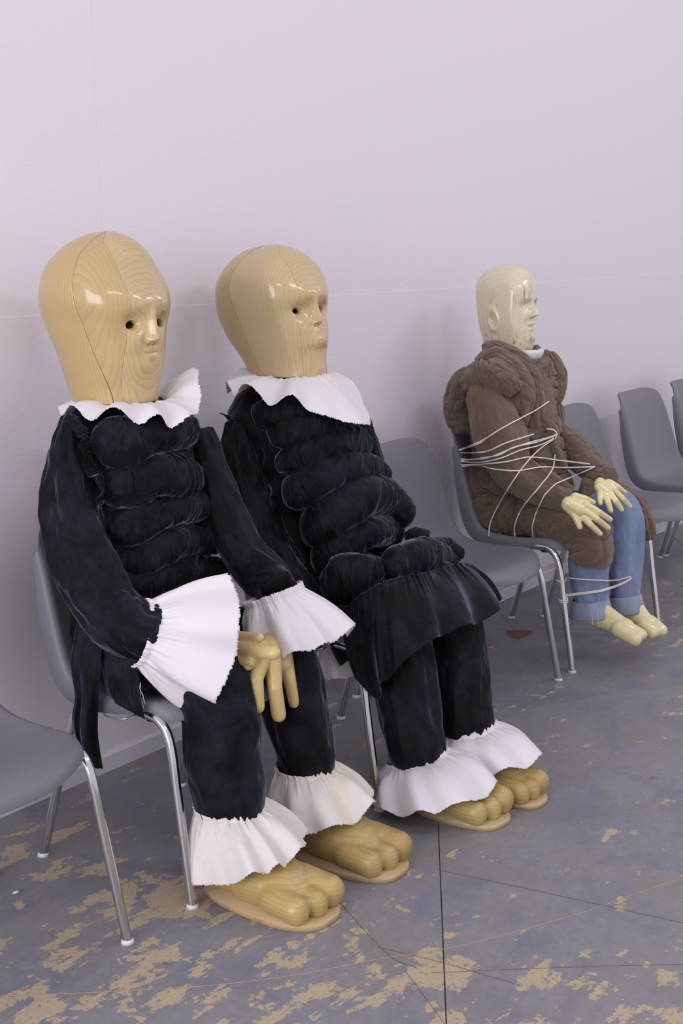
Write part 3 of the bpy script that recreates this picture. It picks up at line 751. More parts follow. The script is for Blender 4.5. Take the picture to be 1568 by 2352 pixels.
def hand(name, segs, mat, root, r0, voxel=.0026, sm=4, label=None):
    """segs: chains of (x,y,z,r); consecutive points joined by tapered capsules, all fused to one surface"""
    v, f = [], []
    for ch in segs:
        for p, q in zip(ch[:-1], ch[1:]): caps(v, f, p[:3], q[:3], p[3], q[3], 14)
    return blob(name, v, f, voxel, sm, mat, root, r0, label)
def ax_ring(c, axis, ra, rb=None, k=16, side=(1, 0, 0)):
    a = np.asarray(axis, float); a /= np.linalg.norm(a); s = np.asarray(side, float); s = s-a*(s@a); s /= np.linalg.norm(s)
    return ring(c, s*ra, np.cross(a, s)*(rb or ra), k)

# ================================================================== figure 1 (left)
R1 = (2.24, -.45, 0)
f1 = empty('carved_figure', R1, 'seated carved figure in navy velvet with hands crossed in its lap, largest head, leftmost', 'sculpture')
z1 = lambda py: 1.3+(732-py)/960
h1, _, _, _ = head(f1, R1, 2.24, -.33, (533, 921), 680, 670, (265, -45),
    [(235, 533.5), (205, 539), (181, 548), (140, 573), (108, 611), (98, 634), (93, 659), (92, 691), (98, 730), (106, 752), (117, 774), (135, 812), (144, 857), (155, 885), (168, 914), (171, 925)],
    [(262, 534), (283, 541), (315, 560), (340, 586), (363, 627), (379, 656), (389, 685), (389, 704), (385, 726), (378, 745), (376, 765), (377, 803), (377, 838), (368, 860), (357, 883), (358, 911), (358, 925)],
    [(1.51, .10), (1.45, .124), (1.40, .131), (1.345, .137), (1.30, .121), (1.27, .116), (1.22, .107), (1.16, .092), (1.10, .080)], z1,
    [(0, 1.256, .0130, .038, .009, .024), (0, 1.300, .010, .03, .03, .009), (-.043, 1.300, .025, .018, .024, -.017), (.043, 1.300, .025, .018, .024, -.017),
     (-.034, 1.345, .034, .03, .022, .005), (.034, 1.345, .034, .03, .022, .005), (0, 1.325, .014, .03, .02, -.002), (-.011, 1.252, .007, .010, .007, .006), (.011, 1.252, .007, .010, .007, .006),
     (-.0075, 1.2445, .0038, .004, .004, -.008), (.0075, 1.2445, .0038, .004, .004, -.008), (0, 1.212, .020, .007, .010, .0015), (0, 1.229, .016, .006, .006, .002), (0, 1.185, .036, .02, .02, .004),
     (-.040, 1.258, .022, .02, .03, .007), (.040, 1.258, .022, .02, .03, .007)],
    [(-.046, 1.290, .0125, .0078, .034, .12), (.046, 1.290, .0110, .0078, .034, -.12)],
    (M['head_front'], M['head_side'], M['head_back']),
    dict(bz=[1.10, 1.16, 1.25, 1.35, 1.45, 1.51], bf=[.060, .050, .026, .006, -.004, 0], fz=[1.10, 1.15, 1.2, 1.3, 1.45], fw=[.055, .066, .070, .060, .058], gap=.0012),
    mouth=(0, 1.2215, .0215, .0026, .0032), fc=((1.38, 0), (1.51, -.026)))
h1.name = 'head'
# hook and eye latch over the joint
lp = lambda x, y, X=None: at(x, y, y=-.330) if X is None else at(x, y, x=X)
def on_head(x, y, o): return o
simple_tube('latch_hook', [at(184, 776, y=-.315), at(190, 771, y=-.318), at(196, 776, y=-.316), at(198, 771, y=-.320), at(205, 772, y=-.327), at(214, 770, y=-.337)], .0022, M['steel'], h1, R1, n=40, m=8, label='steel hook latch')
cc = at(212, 769.5, y=-.345); simple_tube('latch_eye', [cc+np.array([-.0005+.0*a, -math.cos(a)*.0065, math.sin(a)*.0065]) for a in np.linspace(0, 6.5, 14)], .0018, M['steel'], h1, R1, n=40, m=8)

T1 = (2.245, -.335, .185, .150)
loft(f1, R1, 'velvet_jacket', [(.43, 2.22, -.36, .17, .15), (.50, 2.22, -.37, .19, .16), (.62, 2.23, -.36, .18, .15), (.80, 2.25, -.34, .19, .14), (.95, 2.27, -.32, .205, .13), (1.03, 2.275, -.31, .205, .115), (1.075, 2.275, -.305, .165, .10), (1.105, 2.26, -.31, .10, .08), (1.112, 2.25, -.32, .02, .02)], M['velvet'], 3, wr=.006)
rolls1 = [
 [(205, 1000, 22), (235, 1010, 50), (272, 1018, 62), (312, 1012, 58), (350, 1000, 44), (400, 992, 44), (445, 990, 43), (466, 985, 24)],
 [(222, 1110, 24), (258, 1116, 52), (300, 1118, 62), (345, 1098, 54), (400, 1098, 54), (440, 1096, 52), (465, 1092, 28)],
 [(212, 1195, 22), (250, 1215, 42), (305, 1210, 50), (365, 1186, 40), (420, 1168, 36), (470, 1160, 37), (502, 1158, 20)],
 [(235, 1268, 22), (280, 1287, 40), (340, 1277, 48), (400, 1254, 42), (460, 1240, 40), (510, 1232, 38), (535, 1232, 22)],
 [(268, 1338, 22), (320, 1350, 38), (380, 1333, 38), (450, 1312, 33), (500, 1306, 31), (540, 1306, 18)],
 [(300, 1395, 20), (350, 1402, 36), (420, 1388, 36), (480, 1368, 33), (540, 1350, 26)]]
for i, p in enumerate(rolls1): padded_roll(f1, R1, p, T1, M['velvet'], 11+i, wr=.0022, low=.12, inset=.45, squash=.95)
# sleeves
A1 = [(at(165, 952, x=2.08), .026), (at(158, 1010, x=2.06), .042), (at(162, 1110, x=2.045), .056), (at(180, 1220, x=2.03), .069), (at(215, 1325, x=2.015), .078), (at(266, 1408, x=2.01), .074), (at(325, 1440, x=2.01), .064), (at(385, 1450, x=2.03), .050)]
cloth_tube(f1, R1, 'sleeve', A1, M['velvet'], 21, wr=.011, low=.08, k=5, n=150)
A2 = [(at(450, 985, x=2.45), .040), (at(478, 1080, x=2.45), .050), (at(515, 1180, x=2.45), .056), (at(565, 1280, x=2.44), .058), (at(610, 1330, x=2.42), .052), (at(650, 1362, x=2.38), .046)]
cloth_tube(f1, R1, 'sleeve', A2, M['velvet'], 22, wr=.007, low=.08, k=5, n=130)
# shoulder frill down the armhole
b = [at(170, 962, x=2.06), at(196, 985, x=2.07), at(208, 1040, x=2.075), at(222, 1080, x=2.08), at(240, 1100, x=2.085), at(236, 1150, x=2.08), at(222, 1180, x=2.07)]
h = [at(162, 975, x=2.045), at(178, 1000, x=2.04), at(190, 1055, x=2.04), at(206, 1095, x=2.045), at(224, 1115, x=2.05), at(222, 1160, x=2.045), at(208, 1178, x=2.045)]
frill(f1, R1, 'shoulder_frill', b, h, M['velvet'], 5, folds=5, amp=.010, closed=False, m=200, n=12, header=.004, up=(-1, 0, 0), fray=.0006)
# collar
def collar(root, r0, c, ri, prof, mat, seed, folds, amp, label=None, tilt=(0, 0)):
    """prof(a)->(outer radius, drop)"""
    ks = 40; a = np.arange(ks)*2*math.pi/ks
    base = np.array([[c[0]+math.sin(t)*ri[0], c[1]-math.cos(t)*ri[1], c[2]] for t in a])
    hem = []
    for t in a:
        ro, dz = prof(t); hem.append([c[0]+math.sin(t)*ro[0], c[1]-math.cos(t)*ro[1], c[2]-dz])
    return frill(root, r0, 'collar_ruff', base, np.array(hem), mat, seed, folds=folds, amp=amp, m=560, n=40, header=.008, label=label, curve=.35, bulge=.35, pleats=34, fray=.0028, header_dir=-1)
def bumpf(t, c, w): d = (t-c+math.pi) % (2*math.pi)-math.pi; return math.exp(-(d/w)**2)
def p1(t):
    up = bumpf(t, 1.05, .55)
    return ((.165-.015*up, .185-.02*up), .022+.022*bumpf(t, 0, .5)-.095*up-.012*bumpf(t, -1.4, .6))
collar(f1, R1, (2.262, -.350, 1.104), (.088, .098), p1, M['linen'], 2, 9, .020)
# cuffs and hands
ca = at(335, 1455, x=2.02); axA = np.array([.84, -.46, -.30])
baseA = ax_ring(ca, axA, .074, .078)
hemA = ax_ring(ca+np.array([.115, -.085, -.045]), axA, .150, .165)
frill(f1, R1, 'cuff_ruffle', baseA, hemA, M['linen'], 8, folds=7, amp=.021, header=.014, bulge=.5, curve=.35, fray=.0026)
threads(f1, f1, R1, [at(290, 1530, x=1.99), at(305, 1545, x=1.99), at(322, 1570, x=1.98)], 4, .05)
cb = at(632, 1375, y=-.70); axB = np.array([.05, -.34, -.93])
frill(f1, R1, 'cuff_ruffle', ax_ring(cb, axB, .080, .068), ax_ring(cb+np.array([.028, -.055, -.115]), axB, .150, .125), M['linen'], 9, folds=8, amp=.024, header=.014, bulge=.4, fray=.0024)
w = lambda x, y, d, r: (*at(x, y, y=d), r)
q = lambda x, y, d, r: (*at(x, y, x=d), r)
hand('hand', [[q(430, 1474, 2.14, .022), q(475, 1486, 2.16, .027)],
              [q(480, 1468, 2.165, .014), q(545, 1462, 2.18, .0140), q(595, 1465, 2.19, .0115)],
              [q(480, 1486, 2.155, .016), q(560, 1491, 2.165, .0175), q(628, 1500, 2.172, .0165)],
              [q(475, 1504, 2.145, .0145), q(535, 1516, 2.155, .0155), q(576, 1519, 2.160, .0140)],
              [q(460, 1465, 2.18, .015), q(500, 1452, 2.21, .012), q(530, 1450, 2.23, .010)]], M['hand_wood'], f1, R1, label='pale wooden hand with fat fingers pointing across the lap')
hand('hand', [[w(628, 1455, -.735, .026), w(618, 1498, -.775, .034)], [w(640, 1495, -.775, .030), w(648, 1520, -.79, .024)],
              [w(600, 1505, -.785, .024), w(588, 1560, -.80, .0170), w(593, 1624, -.805, .0150)],
              [w(624, 1515, -.79, .024), w(631, 1580, -.812, .0180), w(640, 1642, -.815, .0175)],
              [w(650, 1500, -.785, .022), w(664, 1560, -.80, .0160), w(675, 1614, -.80, .0135)],
              [w(602, 1485, -.77, .018), w(580, 1505, -.785, .0145), w(570, 1528, -.795, .0125)]], M['hand_wood'], f1, R1, label='pale wooden hand with blunt fingers hanging down')
# legs
def trouser(root, r0, hip, knee, ankle, rk, ra, seed, kneebulge=1.0, name='trouser_leg', mat=None, wr=.007, k=6):
    hip, knee, ankle = map(np.array, (hip, knee, ankle)); m1 = (hip+knee)/2+np.array([0, 0, .012]); m2 = (knee*.45+ankle*.55)
    pts = [(hip, rk*.95), (m1, rk), (knee+np.array([0, .035, .012]), rk*kneebulge), (knee+np.array([0, -.005, -.055]), rk*kneebulge), (m2, (rk+ra)/2*1.04), (ankle+np.array([0, 0, .05]), ra*1.02), (ankle, ra*.93)]
    return cloth_tube(root, r0, name, pts, mat or M['velvet'], seed, wr=wr, low=.09, k=k, n=170, m=130, ref=(1, .05, .1))
trouser(f1, R1, (2.13, -.40, .50), (2.115, -.735, .500), (2.105, -.775, .190), .082, .082, 31)
trouser(f1, R1, (2.34, -.40, .50), (2.365, -.735, .500), (2.385, -.775, .190), .080, .070, 32)
frill(f1, R1, 'ankle_ruffle', ring((2.108, -.775, .205), (.082, 0, .006), (0, .080, 0)), ring((2.100, -.825, .094), (.128, .0, .012), (0, .142, -.046)), M['linen_st'], 14, folds=9, amp=.027, header=.010, bulge=.5, fray=.0022)
frill(f1, R1, 'ankle_ruffle', ring((2.385, -.775, .205), (.072, 0, .006), (0, .072, 0)), ring((2.375, -.825, .100), (.120, .0, .012), (0, .138, -.044)), M['linen_st'], 15, folds=8, amp=.024, header=.010, bulge=.5, fray=.0022)
foot(f1, R1, 2.108, -.866, .0, M['foot_wood'], 1.0, 1, 'yellow wooden foot with a dark knot and three fat toes')
foot(f1, R1, 2.378, -.866, .03, M['foot_wood_b'], 1.0, 2, 'yellow wooden foot with three fat toes')
# coat tails hanging over the side of the chair
def drapery(root, r0, name, top, bot, mat, seed, folds=3, amp=.02, n=40, m=90, up=(-1, -.3, 0), label=None, header=.0):
    return frill(root, r0, name, top, bot, mat, seed, folds=folds, amp=amp, closed=False, m=m*2, n=n, header=.002, up=up, fray=.003, pleats=10, label=label)
G = lambda pts: [at(a, b, x=c) for a, b, c in pts]
sheet(f1, R1, 'coat_tail', [G([(176, 1430, 1.96), (163, 1520, 1.95), (172, 1600, 1.95), (165, 1650, 1.95), (172, 1700, 1.95), (186, 1740, 1.95)]),
                            G([(200, 1440, 1.955), (198, 1530, 1.945), (202, 1620, 1.945), (196, 1700, 1.945), (208, 1755, 1.945)]),
                            G([(235, 1470, 1.965), (230, 1540, 1.955), (226, 1610, 1.955), (224, 1690, 1.955), (236, 1765, 1.955)])], M['velvet'], 41)
sheet(f1, R1, 'coat_tail', [G([(222, 1460, 1.975), (228, 1530, 1.97), (236, 1580, 1.97), (254, 1606, 1.97)]),
                            G([(262, 1480, 1.975), (268, 1550, 1.965), (272, 1590, 1.965), (288, 1626, 1.965)]),
                            G([(310, 1510, 1.985), (318, 1560, 1.975), (324, 1610, 1.975), (332, 1652, 1.975)])], M['velvet'], 42)

# ================================================================== figure 2 (middle)
R2 = (2.91, -.45, 0)
f2 = empty('carved_figure', R2, 'seated carved figure in navy velvet with a wide white collar, middle of the three', 'sculpture')
z2 = lambda py: 1.3+(703-py)/825
h2, _, _, _ = head(f2, R2, 2.91, -.33, (563, 862), 510, 650, (668, -17),
    [(613, 563.5), (588, 567), (565, 574), (530, 597), (501, 632), (493, 650), (489, 667), (489, 690), (490, 705), (493, 725), (500, 743), (510, 766), (521, 785), (546, 817), (568, 850), (572, 866)],
    [(639, 564), (677, 574), (709, 593), (734, 622), (749, 651), (753, 679), (751, 700), (745, 716), (746, 735), (751, 755), (756, 775), (751, 793), (744, 804), (746, 826), (749, 842), (749, 866)],
    [(1.47, .09), (1.42, .120), (1.38, .128), (1.32, .126), (1.26, .110), (1.20, .096), (1.15, .084), (1.10, .080)], z2,
    [(0, 1.262, .0115, .032, .009, .021), (0, 1.295, .009, .03, .03, .010), (-.050, 1.294, .025, .014, .022, -.015), (.050, 1.294, .025, .014, .022, -.015),
     (-.034, 1.335, .034, .025, .020, .007), (.034, 1.335, .034, .025, .020, .007), (-.011, 1.258, .006, .010, .007, .006), (.011, 1.258, .006, .010, .007, .006),
     (-.007, 1.251, .0036, .004, .004, -.008), (.007, 1.251, .0036, .004, .004, -.008), (0, 1.215, .022, .010, .012, .002), (0, 1.200, .040, .020, .012, .008)],
    [(-.052, 1.289, .0125, .0068, .034, -.08), (.052, 1.289, .0110, .0068, .034, .08)],
    (M['head_front'], M['head_side_pale'], M['head_back_b']),
    dict(bz=[1.10, 1.16, 1.25, 1.35, 1.45, 1.51], bf=[-.040, -.075, -.105, -.135, -.10, 0], fz=[1.10, 1.17, 1.2, 1.3, 1.45], fw=[.050, .056, .062, .062, .060], gap=.0012),
    mouth=(0, 1.226, .0150, .0022, .003), fc=((1.33, 0), (1.47, -.040)))
h2.name = 'head'
T2 = (2.93, -.33, .215, .150)
loft(f2, R2, 'velvet_jacket', [(.43, 2.93, -.38, .18, .15), (.52, 2.93, -.39, .20, .17), (.65, 2.94, -.36, .20, .155), (.80, 2.94, -.33, .20, .14), (.95, 2.92, -.31, .215, .13), (1.02, 2.91, -.30, .20, .115), (1.065, 2.91, -.30, .15, .10), (1.10, 2.92, -.32, .09, .08), (1.108, 2.92, -.32, .02, .02)], M['velvet'], 5, wr=.006)
rolls2 = [
 [(575, 965, 22), (605, 955, 40), (650, 955, 46), (720, 945, 45), (780, 940, 40), (812, 935, 20)],
 [(608, 1005, 22), (640, 995, 42), (685, 985, 46), (730, 975, 44), (780, 965, 40), (815, 955, 20)],
 [(628, 1076, 18), (665, 1062, 34), (715, 1043, 40), (775, 1022, 40), (825, 1014, 34), (852, 1024, 17)],
 [(640, 1135, 24), (672, 1132, 44), (712, 1118, 42), (760, 1092, 44), (815, 1078, 41), (868, 1082, 36), (903, 1100, 18)],
 [(688, 1215, 28), (725, 1212, 56), (785, 1180, 58), (845, 1142, 54), (905, 1150, 50), (945, 1178, 38), (962, 1190, 20)],
 [(712, 1288, 22), (745, 1284, 40), (800, 1250, 40), (860, 1224, 36), (910, 1220, 33), (938, 1226, 16)],
 [(738, 1350, 26, -.60), (778, 1345, 55, -.65), (835, 1322, 52, -.70), (880, 1305, 26, -.72)],
 [(940, 1245, 14), (965, 1236, 23), (995, 1242, 20)],
 [(888, 1325, 20, -.72), (925, 1296, 38, -.72), (985, 1282, 46, -.72), (1030, 1290, 38, -.70), (1052, 1296, 18, -.70)],
 [(995, 1262, 14, -.70), (1025, 1255, 24, -.68), (1058, 1275, 20, -.68)]]
for i, p in enumerate(rolls2): padded_roll(f2, R2, p, (2.93, -.33-.014*i, .215, .150+.012*min(i, 6)), M['velvet'], 51+i, wr=.0024, low=.11, inset=.45)
# lap and seat bulk under the rolls
cloth_tube(f2, R2, 'skirt_lap', [(np.array([2.84, -.40, .52]), .11), (np.array([2.86, -.58, .53]), .105), (np.array([2.86, -.74, .49]), .085)], M['velvet'], 71, wr=.006)
cloth_tube(f2, R2, 'skirt_lap', [(np.array([3.03, -.40, .50]), .11), (np.array([3.05, -.58, .52]), .10), (np.array([3.05, -.76, .49]), .085)], M['velvet'], 72, wr=.006)
skb = [at(742, 1385, y=-.62), at(800, 1395, y=-.70), at(835, 1368, y=-.76), at(885, 1340, y=-.80), at(940, 1325, y=-.82), at(1000, 1312, y=-.82), at(1050, 1298, y=-.80), at(1085, 1300, y=-.74)]
skh = [at(790, 1500, y=-.66), at(822, 1545, y=-.72), at(857, 1606, y=-.80), at(885, 1565, y=-.86), at(960, 1492, y=-.91), at(1028, 1452, y=-.93), at(1085, 1432, y=-.93), at(1138, 1408, y=-.90), at(1143, 1380, y=-.82)]
frill(f2, R2, 'skirt', skb, skh, M['velvet'], 24, folds=4.5, amp=.024, closed=False, m=520, n=80, header=.004, up=(-.5, -1, 0), fray=.0006, bulge=.6, thick=.002)
sheet(f2, R2, 'coat_tail', [G([(742, 1392, 2.70), (752, 1440, 2.69), (760, 1490, 2.69), (780, 1530, 2.69)]),
                            G([(785, 1400, 2.69), (795, 1450, 2.67), (805, 1495, 2.67), (815, 1520, 2.67)]),
                            G([(822, 1405, 2.70), (828, 1460, 2.68), (835, 1530, 2.68), (852, 1606, 2.69)])], M['velvet'], 43)
S2 = [(at(545, 965, x=2.72), .030), (at(545, 1040, x=2.70), .050), (at(565, 1140, x=2.70), .064), (at(605, 1250, x=2.70), .072), (at(660, 1350, x=2.70), .070), (at(725, 1420, x=2.70), .060), (at(765, 1470, x=2.70), .050)]
cloth_tube(f2, R2, 'sleeve', S2, M['velvet'], 23, wr=.009, low=.08, k=6, n=140)
S2b = [(at(812, 960, x=3.13), .045), (at(835, 1040, x=3.15), .050), (at(860, 1120, x=3.15), .05), (np.array([3.14, -.45, .62]), .05)]
cloth_tube(f2, R2, 'sleeve', S2b, M['velvet'], 25, wr=.007, low=.08, k=6, n=90)
b = [at(520, 955, x=2.715), at(560, 962, x=2.73), at(590, 985, x=2.75), at(610, 1030, x=2.76), at(618, 1075, x=2.76), at(640, 1180, x=2.76), at(690, 1280, x=2.76), at(720, 1350, x=2.76)]
h = [at(503, 953, x=2.70), at(548, 975, x=2.70), at(578, 1002, x=2.72), at(598, 1040, x=2.72), at(604, 1085, x=2.72), at(628, 1195, x=2.72), at(675, 1300, x=2.72), at(706, 1365, x=2.72)]
frill(f2, R2, 'shoulder_frill', b, h, M['velvet'], 6, folds=8, amp=.010, closed=False, m=260, n=12, header=.004, up=(-1, 0, 0), fray=.0006)
c2 = at(775, 1480, x=2.76)
frill(f2, R2, 'cuff_ruffle', ax_ring(c2, (0, -.2, -1), .045), ax_ring(c2+np.array([.01, -.02, -.075]), (0, -.2, -1), .085), M['linen'], 19, folds=6, amp=.010, header=.006)
def p2(t):
    return ((.190+.035*bumpf(t, -1.6, .7)-.03*bumpf(t, 1.6, .8), .205+.03*bumpf(t, 0, .7)-.03*bumpf(t, math.pi, .9)), .030+.100*bumpf(t, 0.1, .95)-.012*bumpf(t, -1.5, .6)-.02*bumpf(t, 1.4, .6)-.03*bumpf(t, math.pi, .8))
collar(f2, R2, (2.905, -.345, 1.108), (.088, .098), p2, M['linen'], 4, 8, .022)
trouser(f2, R2, (2.84, -.42, .49), (2.825, -.755, .470), (2.775, -.835, .105), .082, .078, 33, 1.0)
trouser(f2, R2, (3.03, -.42, .49), (3.025, -.80, .475), (2.965, -.875, .135), .078, .072, 34, 1.0)
frill(f2, R2, 'ankle_ruffle', ring((2.782, -.838, .112), (.082, 0, .004), (0, .086, -.028)), ring((2.745, -.915, .050), (.158, .01, .0), (0, .168, -.044)), M['linen'], 17, folds=6, amp=.016, header=.010, bulge=.9, fray=.0018)
frill(f2, R2, 'ankle_ruffle', ring((2.975, -.880, .142), (.078, 0, .006), (0, .080, -.018)), ring((2.955, -.955, .080), (.126, .0, .0), (0, .145, -.030)), M['linen'], 18, folds=5, amp=.015, header=.010, bulge=.8, fray=.0018)
foot(f2, R2, 2.772, -.925, -.06, M['foot_wood_b'], 1.0, 3, 'pale wooden foot with three fat toes', wd=.92)
foot(f2, R2, 2.928, -.955, .02, M['foot_wood_b'], .95, 4, 'yellow wooden foot with three fat toes', wd=.82)
# hinges on the joint of the head
def hinge(x0, y0, x1, y1, yy, dxn):
    a, b = at(x0, y0, y=yy[0]), at(x1, y1, y=yy[1]); d = (b-a)/3
    for k in range(3):
        simple_tube('hinge_knuckle', [a+d*(k+.04), a+d*(k+.96)], .0034, M['steel'], h2, R2, n=4, m=10, spl=False, label='steel hinge knuckle')
hinge(558, 711, 574, 752, (-.215, -.222), 0); hinge(584, 781, 600, 822, (-.235, -.262), 0)

# crumbs of plaster on the floor
for (x_, y_, sz, lab) in ((1517, 1260, .012, 'white plaster crumb on the floor near the right edge, behind the far chair legs'), (36, 2049, .009, 'small white paint chip on the floor by the left edge')):
    p = at(x_, y_, z=.003); bm = bmesh.new(); bmesh.ops.create_icosphere(bm, subdivisions=2, radius=1.0)
    for v_ in bm.verts:
        k_ = 1+.3*float(vnoise(v_.co.x*1.7+sz*900, v_.co.y*1.7, v_.co.z*1.7)); v_.co = Vector((v_.co.x*sz*k_, v_.co.y*sz*.7*k_, v_.co.z*sz*.33*k_+sz*.3))
    o = bpy.data.objects.new('plaster_crumb', bm_mesh('plaster_crumb', bm, M['glide'])); COL.objects.link(o); o.location = (p[0], p[1], 0); tag(o, lab, 'debris')

# ================================================================== figure 3 (right, roped to its chair)
R3 = (4.20, -.42, .30)
f3 = empty('carved_figure', R3, 'bald carved figure in a brown fleece robe and rolled jeans, roped to its chair, rightmost', 'sculpture')
z3 = lambda py: 1.3+(664-py)/655
def ear(X, Fv, Z):
    r = np.sqrt(((Fv+.062+(Z-1.195)*.10)/.020)**2+((Z-1.195)/.036)**2)
    d = .0085*np.exp(-((r-1.0)/.38)**2)*np.clip(1.2-(Fv+.062)/.03, 0.2, 1)-.005*np.exp(-(r/.55)**2)-.004*np.exp(-((Fv+.062)/.01)**2-((Z-1.145)/.010)**2)
    return np.sign(X)*d*np.clip((np.abs(X)-.02)/.03, 0, 1), 0*X
h3, _, _, _ = head(f3, R3, 4.20, -.33, (606, 812), 310, 570, (1195, 7.5),
    [(1155, 606.4), (1145, 609), (1128, 617), (1107, 631), (1097, 645), (1093, 660), (1092, 672), (1094, 690), (1096, 708), (1099, 743), (1102, 757), (1106, 771), (1111, 788), (1113, 812)],
    [(1178, 606.4), (1189, 609), (1209, 618), (1224, 634), (1231, 646), (1235, 660), (1236, 677), (1232, 692), (1230, 702), (1231, 722), (1231, 740), (1231, 759), (1233, 770), (1232, 780), (1226, 791), (1222, 798), (1221, 812)],
    [(1.39, .075), (1.33, .086), (1.25, .086), (1.17, .082), (1.12, .070), (1.07, .060)], z3,
    [(0, 1.212, .0140, .026, .009, .032), (0, 1.243, .009, .02, .02, .010), (-.034, 1.246, .018, .013, .015, -.017), (.034, 1.246, .018, .013, .015, -.017),
     (-.030, 1.268, .026, .012, .012, .006), (.030, 1.268, .026, .012, .012, .006), (-.011, 1.207, .006, .007, .006, .007), (.011, 1.207, .006, .007, .006, .007),
     (-.034, 1.238, .012, .006, .006, .005), (.034, 1.238, .012, .006, .006, .005), (-.038, 1.205, .016, .016, .016, .006), (.038, 1.205, .016, .016, .016, .006),
     (0, 1.180, .018, .006, .005, .008), (0, 1.160, .016, .006, .006, .006), (0, 1.128, .024, .014, .012, .007)],
    [(-.033, 1.2385, .0125, .0020, .0045, .0), (.033, 1.2385, .0125, .0020, .0045, .0), (-.033, 1.2520, .012, .0014, .0020, .0), (.033, 1.2520, .012, .0014, .0020, .0)], (M['head_old'], M['head_old'], M['head_old']),
    dict(bz=[1.07, 1.4], bf=[-.02, -.02], fz=[1.07, 1.2, 1.3, 1.4], fw=[.040, .050, .055, .05], gap=.0001, extra=ear),
    mouth=(0, 1.1700, .022, .0026, .006), oneshell=True, fc=((1.30, 0), (1.389, -.048)), rows=200)
h3.name = 'head'
# white shirt at the neck
loft(f3, R3, 'white_shirt', [(.97, 4.20, -.33, .05, .045), (1.045, 4.20, -.340, .068, .066), (1.075, 4.20, -.345, .074, .074), (1.088, 4.20, -.343, .072, .073), (1.089, 4.20, -.343, .066, .067), (1.06, 4.20, -.343, .062, .06)], M['linen'], 9, wr=.002, n=60, m=90)
# robe body
def ruche(th, Z):
    a = fbm(np.cos(th)*2.2, np.sin(th)*2.2, Z*16, 2)
    return .020*np.sqrt(np.clip(np.abs(vnoise(np.cos(th)*2.2+1.2*a, np.sin(th)*2.2+4, Z*22+a))*2, 0, 1))
loft(f3, R3, 'robe_body', [(.44, 4.20, -.36, .15, .15), (.52, 4.20, -.36, .185, .17), (.66, 4.20, -.34, .18, .150), (.80, 4.20, -.32, .18, .135), (.93, 4.20, -.31, .20, .125), (1.00, 4.20, -.31, .185, .115), (1.045, 4.20, -.32, .13, .10), (1.06, 4.20, -.33, .09, .088), (1.03, 4.20, -.33, .075, .075)], M['fleece'], 4, disp=ruche, n=170, m=230)
FL = M['fleece']
def fl(name, pts, seed, kind='ruche', wr=.010, **kw):
    P = []
    for q in pts:
        w_ = at(q[0], q[1], **q[3]); P.append((w_, q[2]*mpp(w_)))
    return cloth_tube(f3, R3, name, P, FL, seed, kind=kind, wr=wr, **kw)
X = lambda v: dict(x=v)
Y = lambda v: dict(y=v)
fl('armhole_puff', [(1090, 865, 22, X(4.03)), (1066, 880, 30, X(4.02)), (1052, 915, 30, X(4.02)), (1052, 955, 28, X(4.02)), (1068, 990, 24, X(4.03))], 81)
fl('shoulder_puff', [(1072, 886, 20, X(4.00)), (1090, 866, 28, X(3.985)), (1125, 858, 32, X(3.975)), (1160, 872, 30, X(3.985)), (1182, 900, 22, X(4.01))], 98, wr=.010)
fl('sleeve', [(1122, 880, 30, X(4.02)), (1122, 908, 46, X(4.00)), (1132, 960, 54, X(3.98)), (1150, 1015, 56, X(3.975)), (1172, 1062, 52, X(3.975)), (1205, 1098, 46, X(3.98)), (1250, 1122, 40, X(3.995)), (1285, 1142, 37, X(4.01)), (1304, 1152, 35, X(4.02))], 82, kind='long', wr=.012, n=150, low=.12, k=8)
fl('chest_puff', [(1100, 850, 22, X(4.05)), (1130, 832, 30, X(4.06)), (1165, 848, 33, X(4.06)), (1190, 885, 33, X(4.06)), (1198, 930, 30, X(4.06)), (1186, 972, 22, X(4.06))], 83, kind='cross', wr=.010)
fl('chest_puff', [(1140, 815, 16, X(4.10)), (1180, 825, 24, X(4.11)), (1210, 858, 26, X(4.12)), (1222, 905, 26, X(4.12)), (1226, 950, 24, X(4.12)), (1222, 985, 16, X(4.12))], 84, kind='cross', wr=.009)
fl('shawl_collar', [(1112, 800, 15, X(4.13)), (1140, 802, 19, X(4.12)), (1175, 818, 20, X(4.12)), (1208, 842, 20, X(4.15)), (1228, 880, 19, X(4.18)), (1236, 925, 17, X(4.19)), (1238, 965, 14, X(4.20))], 85, kind='soft', wr=.005, n=110)
fl('shawl_collar', [(1226, 797, 9, X(4.27)), (1236, 812, 12, X(4.26)), (1246, 845, 15, X(4.24)), (1252, 890, 16, X(4.235)), (1252, 930, 15, X(4.22)), (1246, 962, 12, X(4.21))], 86, kind='soft', wr=.005, n=110)
fl('chest_puff', [(1245, 808, 10, X(4.32)), (1266, 830, 18, X(4.33)), (1278, 865, 22, X(4.34)), (1274, 905, 22, X(4.33)), (1264, 935, 18, X(4.32))], 87, kind='cross', wr=.009)
fl('chest_puff', [(1270, 925, 14, X(4.33)), (1277, 950, 20, X(4.33)), (1270, 985, 18, X(4.32)), (1256, 1005, 12, X(4.30))], 88)
fl('lapel_fill', [(1222, 840, 12, X(4.19)), (1238, 870, 18, X(4.20)), (1243, 920, 18, X(4.205)), (1242, 960, 16, X(4.205))], 97, kind='soft', wr=.004, n=60)
fl('waist_puff', [(1205, 975, 18, X(4.12)), (1232, 972, 22, X(4.15)), (1262, 968, 18, X(4.2))], 89)
fl('ruched_side', [(1078, 1075, 22, X(4.05)), (1088, 1110, 32, X(4.04)), (1102, 1155, 38, X(4.04)), (1128, 1195, 36, X(4.03)), (1165, 1212, 26, X(4.03))], 90, wr=.013, n=150, m=140)
